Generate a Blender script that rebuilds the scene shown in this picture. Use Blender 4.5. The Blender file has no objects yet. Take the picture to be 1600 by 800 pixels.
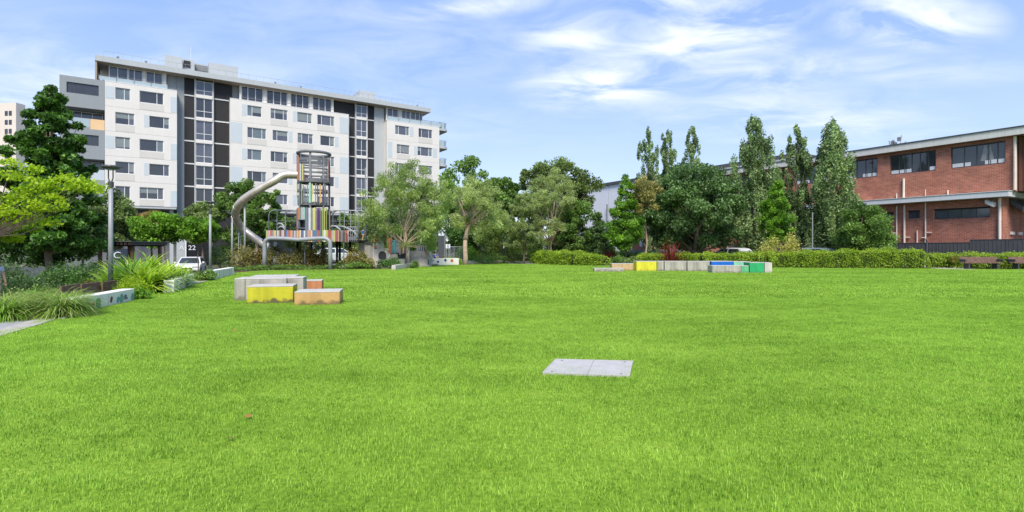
import bpy, math, random
import numpy as np
from mathutils import Vector, Matrix
random.seed(7)
RNG = np.random.default_rng(11)
S = bpy.context.scene
COL = S.collection
# ------------------------------------------------------------------ camera, sky, sun, exposure
F, HZ, CH = 820.0, 388.0, 1.4          # focal length and horizon row at 1600 px, eye height
cam = bpy.data.cameras.new('camera')
cam.sensor_width = 36; cam.lens = F / 1600 * 36
cam.shift_y = -(400 - HZ) / 1600
cam.clip_start = .05; cam.clip_end = 6000
camo = bpy.data.objects.new('camera', cam); COL.objects.link(camo)
camo.location = (0, 0, CH); camo.rotation_euler = (math.pi / 2, 0, 0)
S.camera = camo
S.view_settings.view_transform = 'Standard'
S.view_settings.look = 'None'
S.view_settings.exposure = 1.20
S.view_settings.gamma = 1
SUN_EL, SUN_AZ = math.radians(52), math.radians(178)   # azimuth from +Y clockwise: behind the camera
w = bpy.data.worlds.new('World'); S.world = w; w.use_nodes = True
nt = w.node_tree; nt.nodes.clear()
def N(t, **k):
    n = nt.nodes.new(t)
    for a, b in k.items(): setattr(n, a, b)
    return n
L = lambda a, b: nt.links.new(a, b)
def sky_nodes():
    out = N('ShaderNodeOutputWorld'); bg = N('ShaderNodeBackground'); bg.inputs[1].default_value = .105
    sky = N('ShaderNodeTexSky', sky_type='NISHITA', sun_disc=False)
    sky.sun_elevation = SUN_EL; sky.sun_rotation = SUN_AZ
    sky.air_density = 1.0; sky.dust_density = .6; sky.ozone_density = 1.6
    tc = N('ShaderNodeTexCoord'); sep = N('ShaderNodeSeparateXYZ'); L(tc.outputs['Generated'], sep.inputs[0])
    def M(op, a, b=None, c=None, clamp=False):
        m = N('ShaderNodeMath', operation=op); m.use_clamp = clamp
        for i, v in enumerate((a, b, c)):
            if v is None: continue
            if isinstance(v, (int, float)): m.inputs[i].default_value = v
            else: L(v, m.inputs[i])
        return m.outputs[0]
    zc = M('MAXIMUM', sep.outputs[2], 0.0)
    zz = M('ADD', zc, .12)
    px = M('DIVIDE', sep.outputs[0], zz); py = M('DIVIDE', sep.outputs[1], zz)
    cb = N('ShaderNodeCombineXYZ'); L(px, cb.inputs[0]); L(py, cb.inputs[1])
    mp = N('ShaderNodeMapping'); mp.inputs['Rotation'].default_value = (0, 0, math.radians(-38)); mp.inputs['Scale'].default_value = (.85, 1.35, 1)
    L(cb.outputs[0], mp.inputs[0])
    n1 = N('ShaderNodeTexNoise'); n1.inputs['Scale'].default_value = 2.9; n1.inputs['Detail'].default_value = 8; n1.inputs['Roughness'].default_value = .58; n1.inputs['Distortion'].default_value = .7
    n2 = N('ShaderNodeTexNoise'); n2.inputs['Scale'].default_value = .45; n2.inputs['Detail'].default_value = 3
    L(mp.outputs[0], n1.inputs[0]); L(cb.outputs[0], n2.inputs[0])
    # cloud bank: drifts of cirrus in the ahead-right part of the sky (positions on the cloud plane)
    def blob(cx, cy, rx, ry, rot):
        m = N('ShaderNodeMapping', vector_type='TEXTURE')
        m.inputs['Location'].default_value = (cx, cy, 0); m.inputs['Rotation'].default_value = (0, 0, rot); m.inputs['Scale'].default_value = (rx, ry, 1)
        L(cb.outputs[0], m.inputs[0])
        ln = N('ShaderNodeVectorMath', operation='LENGTH'); L(m.outputs[0], ln.inputs[0])
        return M('SMOOTHSTEP' if False else 'SUBTRACT', 1.0, ln.outputs['Value'], clamp=True)
    def plane(px_, py_):
        d = Vector(((px_ - 800) / F, 1, (HZ - py_) / F)).normalized()
        return d.x / (d.z + .12), d.y / (d.z + .12)
    acc = None
    for (bx, by, rx, ry, rot, s) in ((1095, 58, .45, .40, .5, 1.15), (910, 55, .32, .22, -.3, .95), (950, 130, .50, .42, -.5, 1.1), (1150, 122, .6, .24, 0, .8), (1040, 95, .55, .4, .3, .6),
                                     (1425, 36, .40, .2, .35, 1.5), (760, 8, .5, .10, -.2, .8), (1235, 18, .14, .09, 0, 1.0), (1350, 105, .7, .22, 0, .6), (60, 150, 2.4, .9, .3, .55), (1240, 185, 1.1, .5, .2, .6), (1080, 4, .5, .12, .1, 1.0), (600, 60, .9, .5, .4, .35)):
        cx, cy = plane(bx, by)
        b = M('MULTIPLY', blob(cx, cy, rx, ry, rot), s)
        acc = b if acc is None else M('MAXIMUM', acc, b)
    wisp = M('SUBTRACT', n1.outputs[0], .36)
    wisp = M('MULTIPLY', wisp, 3.4, clamp=True)
    c1 = M('MULTIPLY', acc, wisp)
    c1 = M('MULTIPLY', c1, 1.15)
    thin = M('MULTIPLY', M('SUBTRACT', n2.outputs[0], .38), 1.0, clamp=True)
    thin = M('MULTIPLY', thin, M('ADD', n1.outputs[0], .1))
    veil = M('ADD', c1, M('MULTIPLY', thin, .55))
    haze = M('POWER', M('SUBTRACT', 1.0, zc), 5.0)        # whiter towards the horizon, all the way round
    veil = M('ADD', veil, M('MULTIPLY', haze, .12))
    veil = M('MINIMUM', veil, .88)
    def mix(fac, c1, c2, blend='MIX'):
        m = N('ShaderNodeMix', data_type='RGBA', blend_type=blend)
        for k_, v_ in ((0, fac), (6, c1), (7, c2)):
            if isinstance(v_, (int, float, tuple)): m.inputs[k_].default_value = v_
            else: L(v_, m.inputs[k_])
        return m.outputs[2]
    grad = mix(M('POWER', M('SUBTRACT', 1.0, zc), 4.0), (1.12, 2.05, 4.4, 1), (3.5, 4.15, 4.65, 1))
    tint = mix(1.0, sky.outputs[0], (.80, .80, .88, 1), 'MULTIPLY')
    base = mix(.72, tint, grad)
    fin = mix(veil, base, (4.5, 4.75, 5.2, 1))
    hs = fin.node
    L(hs.outputs[2], bg.inputs[0]); L(bg.outputs[0], out.inputs[0])
sky_nodes()
sl = bpy.data.lights.new('sun', 'SUN'); sl.energy = 2.35; sl.angle = math.radians(20); sl.color = (1, .94, .84)
so = bpy.data.objects.new('sun', sl); COL.objects.link(so)
sd = Vector((math.sin(SUN_AZ) * math.cos(SUN_EL), math.cos(SUN_AZ) * math.cos(SUN_EL), math.sin(SUN_EL)))
so.rotation_euler = sd.to_track_quat('Z', 'Y').to_euler()
so.location = sd * 60

# ------------------------------------------------------------------ helpers
def W(px, py, Z): return Vector(((px - 800) / F * Z, Z, CH + (HZ - py) / F * Z))
def wx(px, Z): return (px - 800) / F * Z
def wz(py, Z): return CH + (HZ - py) / F * Z
def mat(name, col, rough=.6, var=.12, scale=3.0, bump=0.0, spec=.3, metal=0.0, streak=0.0, dirt=0.0, bscale=None):
    m = bpy.data.materials.new(name); m.use_nodes = True
    t = m.node_tree; n = t.nodes; b = n['Principled BSDF']
    b.inputs['Roughness'].default_value = rough; b.inputs['Metallic'].default_value = metal
    b.inputs['Specular IOR Level'].default_value = spec
    tc = n.new('ShaderNodeTexCoord')
    no = n.new('ShaderNodeTexNoise'); no.inputs['Scale'].default_value = scale; no.inputs['Detail'].default_value = 6; no.inputs['Roughness'].default_value = .62
    t.links.new(tc.outputs['Object'], no.inputs['Vector'])
    mr = n.new('ShaderNodeMapRange'); mr.inputs[1].default_value = .28; mr.inputs[2].default_value = .72
    mr.inputs[3].default_value = 1 - var; mr.inputs[4].default_value = 1 + var
    t.links.new(no.outputs[0], mr.inputs[0])
    fac = mr.outputs[0]
    if streak:
        mp = n.new('ShaderNodeMapping'); mp.inputs['Scale'].default_value = (6, 6, .35)
        t.links.new(tc.outputs['Object'], mp.inputs[0])
        n2 = n.new('ShaderNodeTexNoise'); n2.inputs['Scale'].default_value = 1.0; n2.inputs['Detail'].default_value = 5
        t.links.new(mp.outputs[0], n2.inputs['Vector'])
        m2 = n.new('ShaderNodeMapRange'); m2.inputs[1].default_value = .35; m2.inputs[2].default_value = .62; m2.inputs[3].default_value = 1 - streak; m2.inputs[4].default_value = 1
        t.links.new(n2.outputs[0], m2.inputs[0])
        mm = n.new('ShaderNodeMath'); mm.operation = 'MULTIPLY'; t.links.new(fac, mm.inputs[0]); t.links.new(m2.outputs[0], mm.inputs[1]); fac = mm.outputs[0]
    vm = n.new('ShaderNodeVectorMath'); vm.operation = 'SCALE'; vm.inputs[0].default_value = col
    t.links.new(fac, vm.inputs['Scale'])
    src = vm.outputs[0]
    if dirt:
        n3 = n.new('ShaderNodeTexNoise'); n3.inputs['Scale'].default_value = 7; n3.inputs['Detail'].default_value = 7
        t.links.new(tc.outputs['Object'], n3.inputs['Vector'])
        sp = n.new('ShaderNodeSeparateXYZ'); t.links.new(tc.outputs['Object'], sp.inputs[0])
        a = n.new('ShaderNodeMath'); a.operation = 'MULTIPLY_ADD'; a.inputs[1].default_value = -2.2; a.inputs[2].default_value = .30
        t.links.new(sp.outputs[2], a.inputs[0])
        a2 = n.new('ShaderNodeMath'); a2.operation = 'ADD'; t.links.new(a.outputs[0], a2.inputs[0]); t.links.new(n3.outputs[0], a2.inputs[1])
        r = n.new('ShaderNodeMapRange'); r.inputs[1].default_value = .5; r.inputs[2].default_value = .72; r.inputs[4].default_value = dirt
        t.links.new(a2.outputs[0], r.inputs[0])
        mx = n.new('ShaderNodeMix'); mx.data_type = 'RGBA'; t.links.new(r.outputs[0], mx.inputs[0]); t.links.new(src, mx.inputs[6]); mx.inputs[7].default_value = (.11, .09, .045, 1)
        src = mx.outputs[2]
    t.links.new(src, b.inputs['Base Color'])
    if bump:
        nb = n.new('ShaderNodeTexNoise'); nb.inputs['Scale'].default_value = bscale or scale * 8; nb.inputs['Detail'].default_value = 4
        t.links.new(tc.outputs['Object'], nb.inputs['Vector'])
        bp = n.new('ShaderNodeBump'); bp.inputs['Strength'].default_value = bump; bp.inputs['Distance'].default_value = .02
        t.links.new(nb.outputs[0], bp.inputs['Height']); t.links.new(bp.outputs[0], b.inputs['Normal'])
    return m
def leafmat(name, dark, light, trans=.3, gloss=.25, rough=.45, area=False):
    m = bpy.data.materials.new(name); m.use_nodes = True
    t = m.node_tree; n = t.nodes; b = n['Principled BSDF']; out = n['Material Output']
    at = n.new('ShaderNodeAttribute'); at.attribute_name = 'tint'
    cr = n.new('ShaderNodeMix'); cr.data_type = 'RGBA'
    cr.inputs[6].default_value = (*dark, 1); cr.inputs[7].default_value = (*light, 1)
    if area:
        ge = n.new('ShaderNodeNewGeometry'); f_ = at.outputs['Fac']
        for (sc, st, am) in ((.22, (1, 1.8, 1), .42), (1.6, (1, 1.6, 1), .34), (9, (1, 1, 1), .3)):
            mp_ = n.new('ShaderNodeMapping'); mp_.inputs['Scale'].default_value = st; t.links.new(ge.outputs['Position'], mp_.inputs[0])
            q = n.new('ShaderNodeTexNoise'); q.inputs['Scale'].default_value = sc; q.inputs['Detail'].default_value = 4; t.links.new(mp_.outputs[0], q.inputs['Vector'])
            m1 = n.new('ShaderNodeMath'); m1.operation = 'SUBTRACT'; m1.inputs[1].default_value = .5; t.links.new(q.outputs[0], m1.inputs[0])
            m2 = n.new('ShaderNodeMath'); m2.operation = 'MULTIPLY_ADD'; m2.inputs[1].default_value = am * 2; t.links.new(m1.outputs[0], m2.inputs[0]); t.links.new(f_, m2.inputs[2]); f_ = m2.outputs[0]
        m2.use_clamp = True
        t.links.new(f_, cr.inputs[0])
    else: t.links.new(at.outputs['Fac'], cr.inputs[0])
    t.links.new(cr.outputs[2], b.inputs['Base Color'])
    b.inputs['Roughness'].default_value = rough; b.inputs['Specular IOR Level'].default_value = gloss
    tr = n.new('ShaderNodeBsdfTranslucent'); 
    br = n.new('ShaderNodeVectorMath'); br.operation = 'MULTIPLY'; br.inputs[1].default_value = (1.35, 1.5, .8)
    t.links.new(cr.outputs[2], br.inputs[0]); t.links.new(br.outputs[0], tr.inputs[0])
    mx = n.new('ShaderNodeMixShader'); mx.inputs[0].default_value = trans
    t.links.new(b.outputs[0], mx.inputs[1]); t.links.new(tr.outputs[0], mx.inputs[2]); t.links.new(mx.outputs[0], out.inputs[0])
    return m
def link(o, parent=None):
    COL.objects.link(o)
    if parent is not None: o.parent = parent
    return o
def tag(o, label=None, cat=None, group=None, kind=None):
    if label: o['label'] = label
    if cat: o['category'] = cat
    if group: o['group'] = group
    if kind: o['kind'] = kind
    return o
def thing(name, label, cat, loc=(0, 0, 0), rz=0.0, group=None):
    o = bpy.data.objects.new(name, None); o.empty_display_size = .3
    o.location = loc; o.rotation_euler = (0, 0, rz); COL.objects.link(o)
    return tag(o, label, cat, group)
class MB:
    def __init__(s): s.v, s.f, s.m = [], [], []
    def box(s, x0, y0, z0, x1, y1, z1, m=0):
        if x1 < x0: x0, x1 = x1, x0
        if y1 < y0: y0, y1 = y1, y0
        if z1 < z0: z0, z1 = z1, z0
        k = len(s.v)
        s.v += [(x0, y0, z0), (x1, y0, z0), (x1, y1, z0), (x0, y1, z0), (x0, y0, z1), (x1, y0, z1), (x1, y1, z1), (x0, y1, z1)]
        s.f += [(k, k+3, k+2, k+1), (k+4, k+5, k+6, k+7), (k, k+1, k+5, k+4), (k+1, k+2, k+6, k+5), (k+2, k+3, k+7, k+6), (k+3, k, k+4, k+7)]
        s.m += [m] * 6; return s
    def prism(s, poly, z0, z1, m=0):
        k = len(s.v); n = len(poly)
        z0s = z0 if hasattr(z0, '__len__') else [z0] * n; z1s = z1 if hasattr(z1, '__len__') else [z1] * n
        s.v += [(p[0], p[1], z) for p, z in zip(poly, z0s)] + [(p[0], p[1], z) for p, z in zip(poly, z1s)]
        s.f += [tuple(range(k + n - 1, k - 1, -1)), tuple(range(k + n, k + 2 * n))]
        s.f += [(k + i, k + (i + 1) % n, k + n + (i + 1) % n, k + n + i) for i in range(n)]
        s.m += [m] * (n + 2); return s
    def tube(s, pts, rad, n=8, m=0, caps=True, closed=False):
        pts = [Vector(p) for p in pts]; N_ = len(pts)
        if not hasattr(rad, '__len__'): rad = [rad] * N_
        k = len(s.v); up = Vector((0, 0, 1)); prev = None
        for i, p in enumerate(pts):
            if closed: d = pts[(i + 1) % N_] - pts[i - 1]
            else: d = pts[min(i + 1, N_ - 1)] - pts[max(i - 1, 0)]
            d.normalize()
            if prev is None:
                a = d.cross(up if abs(d.z) < .9 else Vector((1, 0, 0))).normalized()
            else: a = (prev - d * prev.dot(d)).normalized()
            prev = a; b = d.cross(a)
            for j in range(n):
                t = 2 * math.pi * j / n
                s.v.append(tuple(p + (a * math.cos(t) + b * math.sin(t)) * rad[i]))
        for i in range(N_ if closed else N_ - 1):
            i2 = (i + 1) % N_
            for j in range(n):
                s.f.append((k + i * n + j, k + i * n + (j + 1) % n, k + i2 * n + (j + 1) % n, k + i2 * n + j)); s.m.append(m)
        if caps and not closed:
            s.f.append(tuple(k + j for j in range(n - 1, -1, -1))); s.f.append(tuple(k + (N_ - 1) * n + j for j in range(n))); s.m += [m, m]
        return s
    def lathe(s, prof, n=16, c=(0, 0), m=0):
        k = len(s.v)
        for r, z in prof:
            for j in range(n):
                t = 2 * math.pi * j / n; s.v.append((c[0] + r * math.cos(t), c[1] + r * math.sin(t), z))
        for i in range(len(prof) - 1):
            for j in range(n):
                s.f.append((k + i * n + j, k + i * n + (j + 1) % n, k + (i + 1) * n + (j + 1) % n, k + (i + 1) * n + j)); s.m.append(m)
        s.f.append(tuple(k + j for j in range(n - 1, -1, -1))); s.f.append(tuple(k + (len(prof) - 1) * n + j for j in range(n))); s.m += [m, m]
        return s
    def build(s, name, mats, parent=None, smooth=False, bevel=0.0, loc=None, rz=0.0):
        me = bpy.data.meshes.new(name); me.from_pydata(s.v, [], s.f); 
        if not isinstance(mats, (list, tuple)): mats = [mats]
        for mm in mats: me.materials.append(mm)
        if len(mats) > 1: me.polygons.foreach_set('material_index', s.m)
        if smooth: me.polygons.foreach_set('use_smooth', [True] * len(me.polygons))
        me.update()
        o = bpy.data.objects.new(name, me); link(o, parent)
        if loc is not None: o.location = loc
        o.rotation_euler = (0, 0, rz)
        if bevel:
            b = o.modifiers.new('bevel', 'BEVEL'); b.width = bevel; b.segments = 2; b.limit_method = 'ANGLE'
        return o
def bx(name, m, x0, y0, z0, x1, y1, z1, parent=None, bevel=0.0):
    return MB().box(x0, y0, z0, x1, y1, z1).build(name, m, parent, bevel=bevel)
def copy_thing(o, loc, rz, label=None, group=None):
    c = o.copy(); COL.objects.link(c); c.location = loc; c.rotation_euler = (0, 0, rz)
    if label: c['label'] = label
    if group: c['group'] = group
    for ch in o.children:
        d = ch.copy(); COL.objects.link(d); d.parent = c
        for g in ch.children:
            e = g.copy(); COL.objects.link(e); e.parent = d
    return c
class Frame:     # a building's own axes: x along the front, y into it
    def __init__(s, O, ang):
        s.O = Vector(O); s.a = ang; s.u = Vector((math.cos(ang), math.sin(ang))); s.v = Vector((-math.sin(ang), math.cos(ang)))
    def x(s, px, y=0.0):
        r = (px - 800) / F; ox = s.O.x + s.v.x * y; oy = s.O.y + s.v.y * y
        return (r * oy - ox) / (s.u.x - r * s.u.y)
    def Z(s, x, y=0.0): return s.O.y + s.u.y * x + s.v.y * y
    def z(s, py, x, y=0.0): return wz(py, s.Z(x, y))
def text(name, body, size, m, parent, loc, rot, depth=.01):
    c = bpy.data.curves.new(name, 'FONT'); c.body = body; c.size = size; c.extrude = depth; c.align_x = 'CENTER'; c.align_y = 'CENTER'
    tmp = bpy.data.objects.new('tmp', c); COL.objects.link(tmp)
    dg = bpy.context.evaluated_depsgraph_get(); me = bpy.data.meshes.new_from_object(tmp.evaluated_get(dg))
    COL.objects.unlink(tmp); bpy.data.objects.remove(tmp)
    me.materials.clear(); me.materials.append(m)
    o = bpy.data.objects.new(name, me); link(o, parent); o.location = loc; o.rotation_euler = rot
    return o
# ------------------------------------------------------------------ materials
M = {}
M['white'] = mat('white render', (.69, .655, .605), .7, .03, .5, streak=.04)
M['white2'] = mat('white metal', (.74, .74, .74), .5, .03, 1)
M['band'] = mat('off white band', (.62, .62, .61), .6, .05, 1)
M['grey'] = mat('grey cladding', (.27, .29, .30), .55, .04, .6, streak=.05)
M['lgrey'] = mat('light grey cladding', (.43, .45, .455), .55, .04, .6, streak=.05)
M['dgrey'] = mat('mid grey wall', (.19, .195, .20), .6, .06, .6)
M['black'] = mat('charcoal cladding', (.026, .025, .026), .6, .12, 2)
M['pale'] = mat('pale blue grey panel', (.50, .55, .57), .6, .03, 1)
M['beige'] = mat('beige panel', (.58, .55, .50), .6, .03, 1)
M['tan'] = mat('orange tan panel', (.75, .50, .27), .6, .05, 1)
M['soffit'] = mat('brown soffit', (.34, .28, .22), .6, .08, 2)
M['concrete'] = mat('concrete', (.42, .39, .335), .85, .14, 2.5, bump=.35, streak=.35, dirt=.6)
M['blocktop'] = mat('worn concrete top', (.45, .425, .385), .85, .12, 3, bump=.3)
M['wallwhite'] = mat('white painted wall', (.80, .76, .69), .75, .05, 2.5, bump=.2, streak=.04, dirt=.12)
M['concrete_l'] = mat('pale concrete', (.55, .51, .455), .85, .09, 2.5, bump=.3, streak=.14, dirt=.35)
M['paving'] = mat('paving', (.30, .295, .285), .85, .12, 1.5, bump=.3)
M['asphalt'] = mat('asphalt', (.06, .06, .062), .85, .2, 2, bump=.4)
M['soil'] = mat('mulch', (.10, .07, .045), .95, .4, 6, bump=.8)
M['dirt'] = mat('ground cover', (.075, .085, .035), .95, .4, 2, bump=.8)
def glassmat(name, col, rough=.06, spec=.9, var=.25, scale=.7):
    m = mat(name, col, rough, var, scale, spec=spec); return m
M['glass'] = glassmat('window glass', (.035, .038, .045))
M['glass2'] = glassmat('window glass with blind behind', (.13, .16, .17), .12)
M['glass3'] = glassmat('window glass with painted sky tone', (.085, .09, .115), .1)  # lighter bluish base colour stands in for reflected sky
M['baluster_glass'] = mat('balustrade glass', (.36, .43, .45), .08, .05, 1, spec=.9)
M['steel'] = mat('galvanised steel', (.30, .31, .32), .5, .1, 3, metal=.15)
M['stainless'] = mat('brushed stainless steel', (.60, .52, .43), .40, .15, 2.5, metal=.6, bump=.08)
M['dsteel'] = mat('dark painted steel', (.07, .07, .075), .45, .1, 3)
M['mgrey'] = mat('grey painted steel', (.15, .15, .16), .45, .1, 3)
M['wood'] = mat('weathered brown timber', (.16, .095, .065), .75, .3, 5, bump=.5)
M['wood2'] = mat('plum brown timber', (.19, .105, .09), .6, .2, 5, bump=.3)
M['blackpaint'] = mat('black paint', (.015, .015, .016), .4, .1, 3)
# ------------------------------------------------------------------ ground
def edge_x(y):      # left limit of the lawn
    return -9.4 - max(0, y - 11.5) * .325 + max(0, 11.5 - y) * .42
def sm(t): t = min(1, max(0, t)); return t * t * (3 - 2 * t)
def gz(x, y):
    d = (edge_x(y) - 1.1) - x
    a = -.33 * sm(d / 1.6) - .42 * sm(d / 2.5) * sm((y - 24) / 8)
    return a * (1 - sm((y - 120) / 60)) - .03 - .0 * y
def ground():
    xs = sorted(set(list(np.linspace(-60, 60, 81)) + [-4000, -1500, -500, -220, -120, -80, 80, 120, 220, 500, 1500, 4000] + list(np.linspace(-24, -8, 41))))
    ys = sorted(set(list(np.linspace(-10, 90, 76)) + [-600, -60, -25, 105, 120, 140, 160, 200, 300, 500, 1500, 5000]))
    v = [(x, y, gz(x, y)) for y in ys for x in xs]; n = len(xs)
    f = [(j * n + i, j * n + i + 1, (j + 1) * n + i + 1, (j + 1) * n + i) for j in range(len(ys) - 1) for i in range(n - 1)]
    b = MB(); b.v = v; b.f = f; b.m = [0] * len(f)
    tag(b.build('ground', M['dirt'], smooth=True), kind='structure')
ground()
def grassmat():
    m = bpy.data.materials.new('lawn turf'); m.use_nodes = True; t = m.node_tree; n = t.nodes; b = n['Principled BSDF']
    tc = n.new('ShaderNodeTexCoord')
    def noise(sc, d=5, st=None):
        o = n.new('ShaderNodeTexNoise'); o.inputs['Scale'].default_value = sc; o.inputs['Detail'].default_value = d
        if st:
            mp = n.new('ShaderNodeMapping'); mp.inputs['Scale'].default_value = st; t.links.new(tc.outputs['Object'], mp.inputs[0]); t.links.new(mp.outputs[0], o.inputs['Vector'])
        else: t.links.new(tc.outputs['Object'], o.inputs['Vector'])
        return o.outputs[0]
    cr = n.new('ShaderNodeValToRGB'); e = cr.color_ramp.elements
    e[0].position = .30; e[0].color = (.085, .16, .012, 1); e[1].position = .72; e[1].color = (.28, .40, .05, 1)
    k = e.new(.5); k.color = (.16, .27, .02, 1)
    a = n.new('ShaderNodeMath'); a.operation = 'MULTIPLY_ADD'; a.inputs[1].default_value = .45
    t.links.new(noise(.35, 4, (1, 2.2, 1)), a.inputs[0])
    b2 = n.new('ShaderNodeMath'); b2.operation = 'MULTIPLY_ADD'; b2.inputs[1].default_value = .55; b2.inputs[2].default_value = 0
    t.links.new(noise(26, 6), b2.inputs[0]); t.links.new(b2.outputs[0], a.inputs[2])
    t.links.new(a.outputs[0], cr.inputs[0]); t.links.new(cr.outputs[0], b.inputs['Base Color'])
    b.inputs['Roughness'].default_value = .8; b.inputs['Specular IOR Level'].default_value = .1
    bp = n.new('ShaderNodeBump'); bp.inputs['Strength'].default_value = .6; bp.inputs['Distance'].default_value = .02
    t.links.new(noise(40, 5), bp.inputs['Height']); t.links.new(bp.outputs[0], b.inputs['Normal'])
    return m
M['turf'] = grassmat()
LAWN = [(-2.5, -4), (14, -4), (60, 5), (60, 33.2), (37, 33.8), (28.2, 35.3), (15, 40.5), (2, 46), (-1.2, 49), (-7.2, 41.5), (-7.6, 35.4), (-10.2, 34.9), (-16.0, 32)]
LAWN += [(edge_x(y), y) for y in (28, 24, 21, 17, 14, 11.5, 10.25, 8, 6, 3)]
LAWN[0] = (-3.5, -4)
def lawn_z(x, y): return .03 * math.sin(x * .35 + 1) * math.sin(y * .22) * sm((y - 10) / 12) 
def inside(x, y, P=LAWN):
    c = False; j = len(P) - 1
    for i in range(len(P)):
        if (P[i][1] > y) != (P[j][1] > y) and x < (P[j][0] - P[i][0]) * (y - P[i][1]) / (P[j][1] - P[i][1]) + P[i][0]: c = not c
        j = i
    return c
def lawn():
    b = MB(); k = len(LAWN)
    b.v = [(x, y, .012) for x, y in LAWN] + [(x, y, -.12) for x, y in LAWN]
    b.f = [tuple(range(k))] + [(i, i + k, (i + 1) % k + k, (i + 1) % k) for i in range(k)]; b.m = [0] * (k + 1)
    tag(b.build('lawn', M['turf']), kind='structure')
lawn()
M['blade'] = leafmat('grass blades', (.075, .175, .012), (.53, .73, .13), trans=.4, gloss=.12, rough=.6, area=True)
def tuft_patch(name, n, size, hmin, hmax, wid, seed):
    r = np.random.default_rng(seed)
    c = np.zeros((n, 3)); c[:, :2] = (r.random((n, 2)) - .5) * size
    h = hmin + (hmax - hmin) * r.random(n); az = r.random(n) * 6.283; lean = r.random(n) * .75
    d = np.stack([np.cos(az), np.sin(az), np.zeros(n)], 1); az2 = az + 1.57 + (r.random(n) - .5)
    s = np.stack([np.cos(az2), np.sin(az2), np.zeros(n)], 1) * (wid * (.6 + .8 * r.random(n)))[:, None]
    mid = c + d * (h * lean * .35)[:, None] + np.array([0, 0, 1]) * (h * .55)[:, None]
    tip = c + d * (h * lean)[:, None] + np.array([0, 0, 1]) * (h * (1 - .3 * lean))[:, None]
    v = np.stack([c - s, c + s, mid + s * .7, mid - s * .7, tip], 1).reshape(-1, 3)
    me = bpy.data.meshes.new(name)
    idx = np.arange(n) * 5
    q = np.stack([idx, idx + 1, idx + 2, idx + 3], 1); tr = np.stack([idx + 3, idx + 2, idx + 4], 1)
    loops = np.concatenate([q.ravel(), tr.ravel()])
    me.vertices.add(n * 5); me.vertices.foreach_set('co', v.ravel())
    me.loops.add(len(loops)); me.loops.foreach_set('vertex_index', loops)
    me.polygons.add(2 * n)
    st = np.concatenate([np.arange(n) * 4, n * 4 + np.arange(n) * 3]); me.polygons.foreach_set('loop_start', st)
    me.update(calc_edges=True); me.validate()
    t = np.clip(r.normal(.5, .33, n), 0, 1); at = me.attributes.new('tint', 'FLOAT', 'FACE'); at.data.foreach_set('value', np.concatenate([t, t]).astype(np.float32))
    me.materials.append(M['blade'])
    return me
def grass():
    # one source patch, scattered over the lawn by geometry nodes
    pt = []
    src = [tuft_patch('grass_patch', 1500, .56, .010, .034, .0015, s) for s in range(3)]
    far = tuft_patch('grass_patch_far', 900, 1.1, .02, .045, .006, 9)
    def pts_obj(step, y0, y1, me_list, xr):
        P_ = []
        y = y0
        while y < y1:
            lim = 1.02 * y + 1.0
            x = -lim
            while x < lim:
                xx = x + random.uniform(-.1, .1) * step; yy = y + random.uniform(-.1, .1) * step
                if inside(xx, yy) and not (.55 < xx < 1.25 and 5.85 < yy < 6.3): P_.append((xx, yy, .012))
                x += step
            y += step
        return P_
    def gn(name, P_, mes, label):
        base = bpy.data.meshes.new(name); base.from_pydata(P_, [], [])
        a = base.attributes.new('rot', 'FLOAT_VECTOR', 'POINT')
        a.data.foreach_set('vector', np.array([(0, 0, random.uniform(0, 6.28)) for _ in P_], dtype=np.float32).ravel())
        o = bpy.data.objects.new(name, base); COL.objects.link(o)
        tag(o, label, 'grass', kind='stuff')
        g = bpy.data.node_groups.new(name, 'GeometryNodeTree')
        g.interface.new_socket('Geometry', in_out='INPUT', socket_type='NodeSocketGeometry'); g.interface.new_socket('Geometry', in_out='OUTPUT', socket_type='NodeSocketGeometry')
        gi = g.nodes.new('NodeGroupInput'); go = g.nodes.new('NodeGroupOutput'); io = g.nodes.new('GeometryNodeInstanceOnPoints')
        g2i = g.nodes.new('GeometryNodeGeometryToInstance')
        for me in mes:
            so_ = bpy.data.objects.new('grass_source', me)     # not linked to the scene: only a source of geometry
            oi = g.nodes.new('GeometryNodeObjectInfo'); oi.inputs['Object'].default_value = so_; oi.inputs['As Instance'].default_value = True
            g.links.new(oi.outputs['Geometry'], g2i.inputs[0])
        io.inputs['Pick Instance'].default_value = True
        ri = g.nodes.new('FunctionNodeRandomValue'); ri.data_type = 'INT'; ri.inputs[4].default_value = 0; ri.inputs[5].default_value = len(mes) - 1
        g.links.new(gi.outputs[0], io.inputs['Points']); g.links.new(g2i.outputs[0], io.inputs['Instance']); g.links.new(ri.outputs[2], io.inputs['Instance Index'])
        na = g.nodes.new('GeometryNodeInputNamedAttribute'); na.data_type = 'FLOAT_VECTOR'; na.inputs[0].default_value = 'rot'
        g.links.new(na.outputs[0], io.inputs['Rotation'])
        sc = g.nodes.new('FunctionNodeRandomValue'); sc.data_type = 'FLOAT_VECTOR'; sc.inputs[0].default_value = (.95, .95, .75); sc.inputs[1].default_value = (1.1, 1.1, 1.35)
        g.links.new(sc.outputs[0], io.inputs['Scale'])
        g.links.new(io.outputs[0], go.inputs[0])
        md = o.modifiers.new('scatter', 'NODES'); md.node_group = g
    near = pts_obj(.42, 1.6, 15, src, 1); gn('lawn_grass', near, src, 'bright green mown grass of the near lawn')
    fp = pts_obj(.95, 15.2, 46, [far], 1); gn('lawn_grass', fp, [far], 'bright green mown grass of the far lawn')
grass()
def sheet(name, poly, z, m, th=.08):
    tag(MB().prism(poly, z - th, z).build(name, m), kind='structure')
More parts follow.
